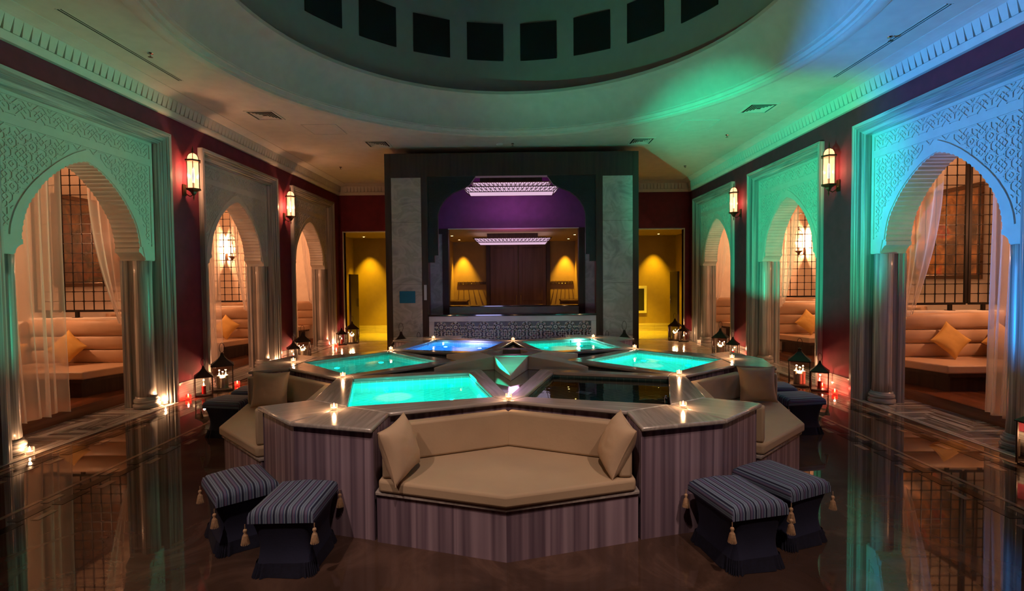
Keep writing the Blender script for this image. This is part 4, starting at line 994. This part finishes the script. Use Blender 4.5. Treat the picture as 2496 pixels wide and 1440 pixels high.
# ------------------------------------------------------------------ ottomans
def tuft(parent, x, y, z, rx=0):
    t = MB()
    t.lathe([(0.001, 0.0), (0.010, -0.004), (0.013, -0.014), (0.007, -0.026), (0.012, -0.034), (0.016, -0.045), (0.022, -0.085), (0.018, -0.092), (0.001, -0.09)], 10)
    o = t.build('tassel', M['tassel'], parent, (x, y, z-0.02), smooth=True)
    MB().tube((0, 0, 0.028), (0, 0, 0), 0.003, 5).build('cord', M['tassel'], o)
    th = MB()
    for k in range(16):
        a = 2*math.pi*k/16; th.tube((0.013*math.cos(a), 0.013*math.sin(a), -0.04), (0.024*math.cos(a+0.1), 0.024*math.sin(a+0.1), -0.095), 0.0028, 4)
    th.build('strands', M['tassel'], o)['kind'] = 'stuff'
def ott_cushion(hx, hy, z0, z1):
    prof_ = [(-hx, z0), (-hx, z1-0.045), (-hx+0.008, z1-0.02), (-hx+0.028, z1-0.004), (-hx+0.06, z1+0.004), (0, z1+0.012), (hx-0.06, z1+0.004), (hx-0.028, z1-0.004), (hx-0.008, z1-0.02), (hx, z1-0.045), (hx, z0)]
    L = [0]
    for a, b in zip(prof_, prof_[1:]): L.append(L[-1]+math.dist(a, b))
    ys = [(-hy, 0.045), (-hy+0.008, 0.02), (-hy+0.028, 0.004), (-hy+0.06, 0.0), (hy-0.06, 0.0), (hy-0.028, 0.004), (hy-0.008, 0.02), (hy, 0.045)]
    vs = []; uvs = []
    for yy, dz in [(-hy, 99)]+ys+[(hy, 99)]:
        for (xx, zz), l in zip(prof_, L):
            z = z0 if dz == 99 else max(z0, min(zz, z1-dz+(zz-z1 if zz > z1 else 0)) if abs(xx) < hx-0.001 or zz > z0 else zz)
            vs.append((xx, yy, z)); uvs.append((l, yy))
    m = len(prof_); k = len(ys)+2
    fs = [(i*m+j, (i+1)*m+j, (i+1)*m+j+1, i*m+j+1) for i in range(k-1) for j in range(m-1)]
    me = MB().add(vs, fs).mesh('cushion_top', M['stripe'], True)
    uv = me.uv_layers.new(name='uv')
    for lp_ in me.loops: uv.data[lp_.index].uv = uvs[lp_.vertex_index]
    return me
def ottoman(x, y, ang, label):
    hx, hy, h = 0.195, 0.235, 0.43
    t = thing('ottoman', label, 'ottoman', (x, y, 0), ang)
    inst('cushion_top', OT_ME, t)
    mb = MB(); N = 14; K = 40; vs = []
    def ring(sc, z):
        out = []
        for k in range(K):
            tt = 2*math.pi*k/K; c, s = math.cos(tt), math.sin(tt); e = 0.22
            out.append((math.copysign(abs(c)**e, c)*hx*sc, math.copysign(abs(s)**e, s)*hy*sc, z))
        return out
    for i in range(N+1):
        z = 0.07+(h-0.085-0.07)*i/N; f = i/N; sc = 0.84+0.155*(max(0, f-0.35)/0.65)**1.8+0.08*(max(0, 0.35-f)/0.35)**2
        vs += ring(sc, z)
    fs = [(i*K+j, i*K+(j+1) % K, (i+1)*K+(j+1) % K, (i+1)*K+j) for i in range(N) for j in range(K)]
    mb.add(vs, fs).build('body', M['navy'], t, smooth=True)
    mb = MB(); vs = []; K2 = 160
    for i in range(5):
        z = 0.085-0.083*i/4; sc = 0.925+0.075*(i/4)**1.2
        for k in range(K2):
            tt = 2*math.pi*k/K2; c, s = math.cos(tt), math.sin(tt); e = 0.22; rf = 1+0.035*math.sin(k*math.pi*2/5)*(0.3+i/4)
            vs.append((math.copysign(abs(c)**e, c)*hx*sc*rf, math.copysign(abs(s)**e, s)*hy*sc*rf, z))
    mb.add(vs, [(i*K2+j, i*K2+(j+1) % K2, (i+1)*K2+(j+1) % K2, (i+1)*K2+j) for i in range(4) for j in range(K2)]).build('ruffle', M['navy_fringe'], t, smooth=True)
    for sx in (-1, 1):
        for sy in (-1, 1): tuft(t, sx*(hx+0.014), sy*(hy+0.012), h-0.09)
    return t
OT_ME = ott_cushion(0.20, 0.24, 0.345, 0.43)
def dirang(dx, dy): return math.atan2(dy, dx)-math.pi/2
ottoman(-1.47, 3.29, R_(2), 'striped blue ottoman at the front left, the nearer of the left pair')
ottoman(-1.99, 3.57, dirang(-0.66, 0.75), 'striped blue ottoman at the front left, partly behind its neighbour')
ottoman(1.42, 3.33, R_(14), 'striped blue ottoman at the front right, the nearer of the right pair')
ottoman(1.85, 3.61, dirang(-0.47, 0.88)-0.05, 'striped blue ottoman at the front right, partly behind its neighbour')
ottoman(-3.42, 6.02, R_(80), 'dark striped ottoman beside the left seat niche, the nearer one')
ottoman(-3.44, 6.62, R_(95), 'dark striped ottoman beside the left seat niche, the farther one')
ottoman(3.26, 6.02, R_(100), 'plain looking blue ottoman beside the right seat niche, the nearer one')
ottoman(3.28, 6.62, R_(85), 'plain looking blue ottoman beside the right seat niche, the farther one')

# ------------------------------------------------------------------ candles and lanterns
cup_me = MB().lathe([(0.018, 0.0), (0.026, 0.002), (0.028, 0.03), (0.027, 0.045)], 14, caps=False).mesh('cup', M['cup'], True, recalc=False)
wax_me = MB().lathe([(0.001, 0.003), (0.021, 0.003), (0.022, 0.018), (0.001, 0.018)], 12).mesh('wax', M['wax'])
flame_me = MB().lathe([(0.0008, 0.018), (0.006, 0.026), (0.007, 0.033), (0.004, 0.044), (0.0005, 0.056)], 8).mesh('flame', M['flame'], True)
def tealight(loc, label, group=None, lit=True, e=1.6, red=False, big=1.0, pos=None):
    t = thing('candle_glass' if red or big > 1 else 'tealight', label, 'candle', loc, group=group); t.scale = (big,)*3
    c = inst('cup', cup_red if red else cup_me, t); inst('wax', wax_me, t)
    if lit:
        f = inst('flame', flame_me, t); point('candle_light', (0, 0, 0.06), e, (1, 0.10, 0.06) if red else FLAME, 0.012, t)
    return t
cup_red = cup_me.copy(); cup_red.materials.clear(); cup_red.materials.append(M['redglass'])
rim_names = {240: 'front left tip', 300: 'front right tip', 180: 'far left tip', 0: 'far right tip', 120: 'back left tip', 60: 'back right tip'}
in_names = {270: 'front centre', 210: 'left of the front teal pool', 330: 'right of the dark pool', 150: 'left of the blue pool', 30: 'right of the back teal pool', 90: 'back centre'}
for a, nm in rim_names.items(): tealight((FC[0]+2.75*math.cos(R_(a)), FC[1]+2.75*math.sin(R_(a)), ZR), 'lit tealight on the fountain rim, '+nm, 'tealights on the fountain rim', e=2.0)
for a, nm in in_names.items(): tealight((FC[0]+2.046*math.cos(R_(a)), FC[1]+2.046*math.sin(R_(a)), ZR), 'lit tealight on the fountain rim, '+nm, 'tealights on the fountain rim', e=2.0)
def lantern(x, y, rz, s_, h, label, candles=1, e=4, red=False, lit=True):
    t = thing('lantern', label, 'lantern', (x, y, 0.004), rz); q = s_/2
    MB().box(-q, -q, 0, q, q, 0.02).box(-q*0.92, -q*0.92, 0.02, q*0.92, q*0.92, 0.03).build('base', M['lantern'], t, bevel=0.003)
    for sx in (-1, 1):
        for sy in (-1, 1): MB().box(sx*q-0.007, sy*q-0.007, 0.02, sx*q+0.007, sy*q+0.007, h).build('post', M['lantern'], t)
    g = MB().box(-q, -q, h-0.012, q, -q+0.01, h).box(-q, q-0.01, h-0.012, q, q, h).box(-q, -q+0.01, h-0.012, -q+0.01, q-0.01, h).box(q-0.01, -q+0.01, h-0.012, q, q-0.01, h); g.build('top_rail', M['lantern'], t)
    for k in range(4): MB().add([(-q, -q, 0.03), (q, -q, 0.03), (q, -q, h-0.01), (-q, -q, h-0.01)], [(0, 1, 2, 3)]).build('pane', M['glass'], t, rz=k*math.pi/2)
    rr = q*1.42; z = h; rf = MB()
    rf.lathe([(rr*1.12, z-0.004), (rr*1.12, z+0.006), (rr*0.85, z+s_*0.14), (rr*0.50, z+s_*0.30), (rr*0.25, z+s_*0.46), (rr*0.17, z+s_*0.56), (rr*0.15, z+s_*0.66), (0.002, z+s_*0.70)], 4, a0=math.pi/4)
    rf.build('roof', M['lantern'], t, auto=False)
    zt = z+s_*0.68; hd = MB(); R0 = s_*0.17
    hd.path([(R0*0.75*math.sin(k*math.pi/6)*(-1 if False else 1), 0, zt+R0*1.6*(1-math.cos(k*math.pi/6))/1.0) for k in range(0, 13)], 0.004, 5).build('handle', M['lantern'], t)
    spots_ = [(0, 0), (-0.33, 0.28), (0.32, 0.25)][:candles] if candles != 2 else [(-0.3, -0.1), (0.3, 0.15)]
    for i, (cx_, cy_) in enumerate(spots_):
        hh = h*(0.42 if i == 0 else 0.5); rad = s_*0.13
        cd = thing('pillar_candle', '', 'candle')
        lab = '%s pillar candle %sin the %s' % ('red' if red and i == 0 else 'ivory', ('' if len(spots_) == 1 else ['front ', 'left ', 'right '][i]), label.split(' standing')[0] if ' standing' in label else label)
        lab = ' '.join(lab.split()[:16]); tag(cd, lab, 'candle')
        wx, wy = rot2(cx_*q, cy_*q, rz); cd.location = (x+wx, y+wy, 0.034)
        MB().lathe([(0.001, 0), (rad, 0), (rad, hh-0.004), (rad*0.8, hh), (rad*0.4, hh-0.006), (0.001, hh-0.006)], 16).build('wax', M['wax_red'] if red and i == 0 else M['wax'], cd, smooth=False, auto=True)
        if lit:
            f = inst('flame', flame_me, cd, (0, 0, hh-0.03)); f.scale = (1.4, 1.4, 1.4)
            point('lantern_light', (0, 0, hh+0.05), e, FLAME, 0.015, cd)
    return t
BIG, SML = (0.30, 0.42), (0.235, 0.31)
def pair(xs, ys, xb, yb, where, s, red=True, e=4):
    lantern(xs, ys, R_(32)*(-s), *SML, 'small dark metal lantern '+where, 1, e, red)
    lantern(xb, yb, R_(30)*(-s), *BIG, 'tall dark metal lantern '+where, 3, e*0.8, False)
pair(-5.03, 8.05, -4.97, 8.47, 'at the left wall, nearest pair', -1)
pair(-5.03, 11.32, -4.99, 11.72, 'at the left wall, middle pair', -1)
pair(-4.98, 14.30, -4.80, 14.66, 'at the left corridor', -1)
pair(4.78, 8.12, 4.68, 8.52, 'at the right wall, nearest pair', 1)
pair(4.80, 11.45, 4.68, 11.85, 'at the right wall, middle pair', 1)
pair(4.68, 14.45, 4.52, 14.75, 'at the right corridor', 1, False)
lantern(-2.40, 10.40, R_(12), 0.34, 0.52, 'tall dark lantern before the left onyx pillar', 1, 3); lantern(-2.03, 10.35, R_(25), 0.26, 0.43, 'small lantern before the left onyx pillar', 1, 2)
lantern(2.16, 10.40, R_(-12), 0.34, 0.52, 'tall dark lantern before the right onyx pillar', 1, 3); lantern(1.80, 10.35, R_(25), 0.26, 0.43, 'small lantern before the right onyx pillar', 1, 2)
lantern(4.93, 4.76, R_(5), *BIG, 'tall dark lantern at the right picture edge beside the nearest arch', 1, 5)
for x, y, s, lab, big, e in ((-5.24, 7.46, -1, 'foot of the nearest left column', 1.25, 15), (-5.22, 5.33, -1, 'foot of the left picture edge column', 1.5, 2.5), (-5.22, 10.88, -1, 'foot of the middle left column', 1.25, 15), (-5.22, 14.28, -1, 'foot of the farthest left column', 1.25, 15),
                     (5.05, 10.98, 1, 'foot of the middle right column', 1.25, 15)):
    tealight((x, y, 0.004), 'bright lit candle glass at the '+lab, e=e, big=big)
tealight((5.06, 7.60, 0.004), 'unlit clear candle glass at the foot of the nearest right column', lit=False, big=1.6); tealight((5.02, 14.2, 0.004), 'unlit clear candle glass at the foot of the farthest right column', lit=False, big=1.6)
for x, y, lab in ((-5.12, 7.80, 'left of the nearest small lantern on the left'), (-4.92, 8.82, 'beside the tall lantern on the left wall'), (-5.05, 14.05, 'by the left corridor lanterns'),
                  (4.86, 7.86, 'right of the nearest small lantern on the right'), (4.93, 8.30, 'behind the nearest small lantern on the right'), (4.92, 11.2, 'by the middle lanterns on the right'), (-5.08, 11.1, 'by the middle lanterns on the left')):
    tealight((x, y, 0.004), 'glowing red candle glass '+lab, red=True, e=3.0, big=1.5)
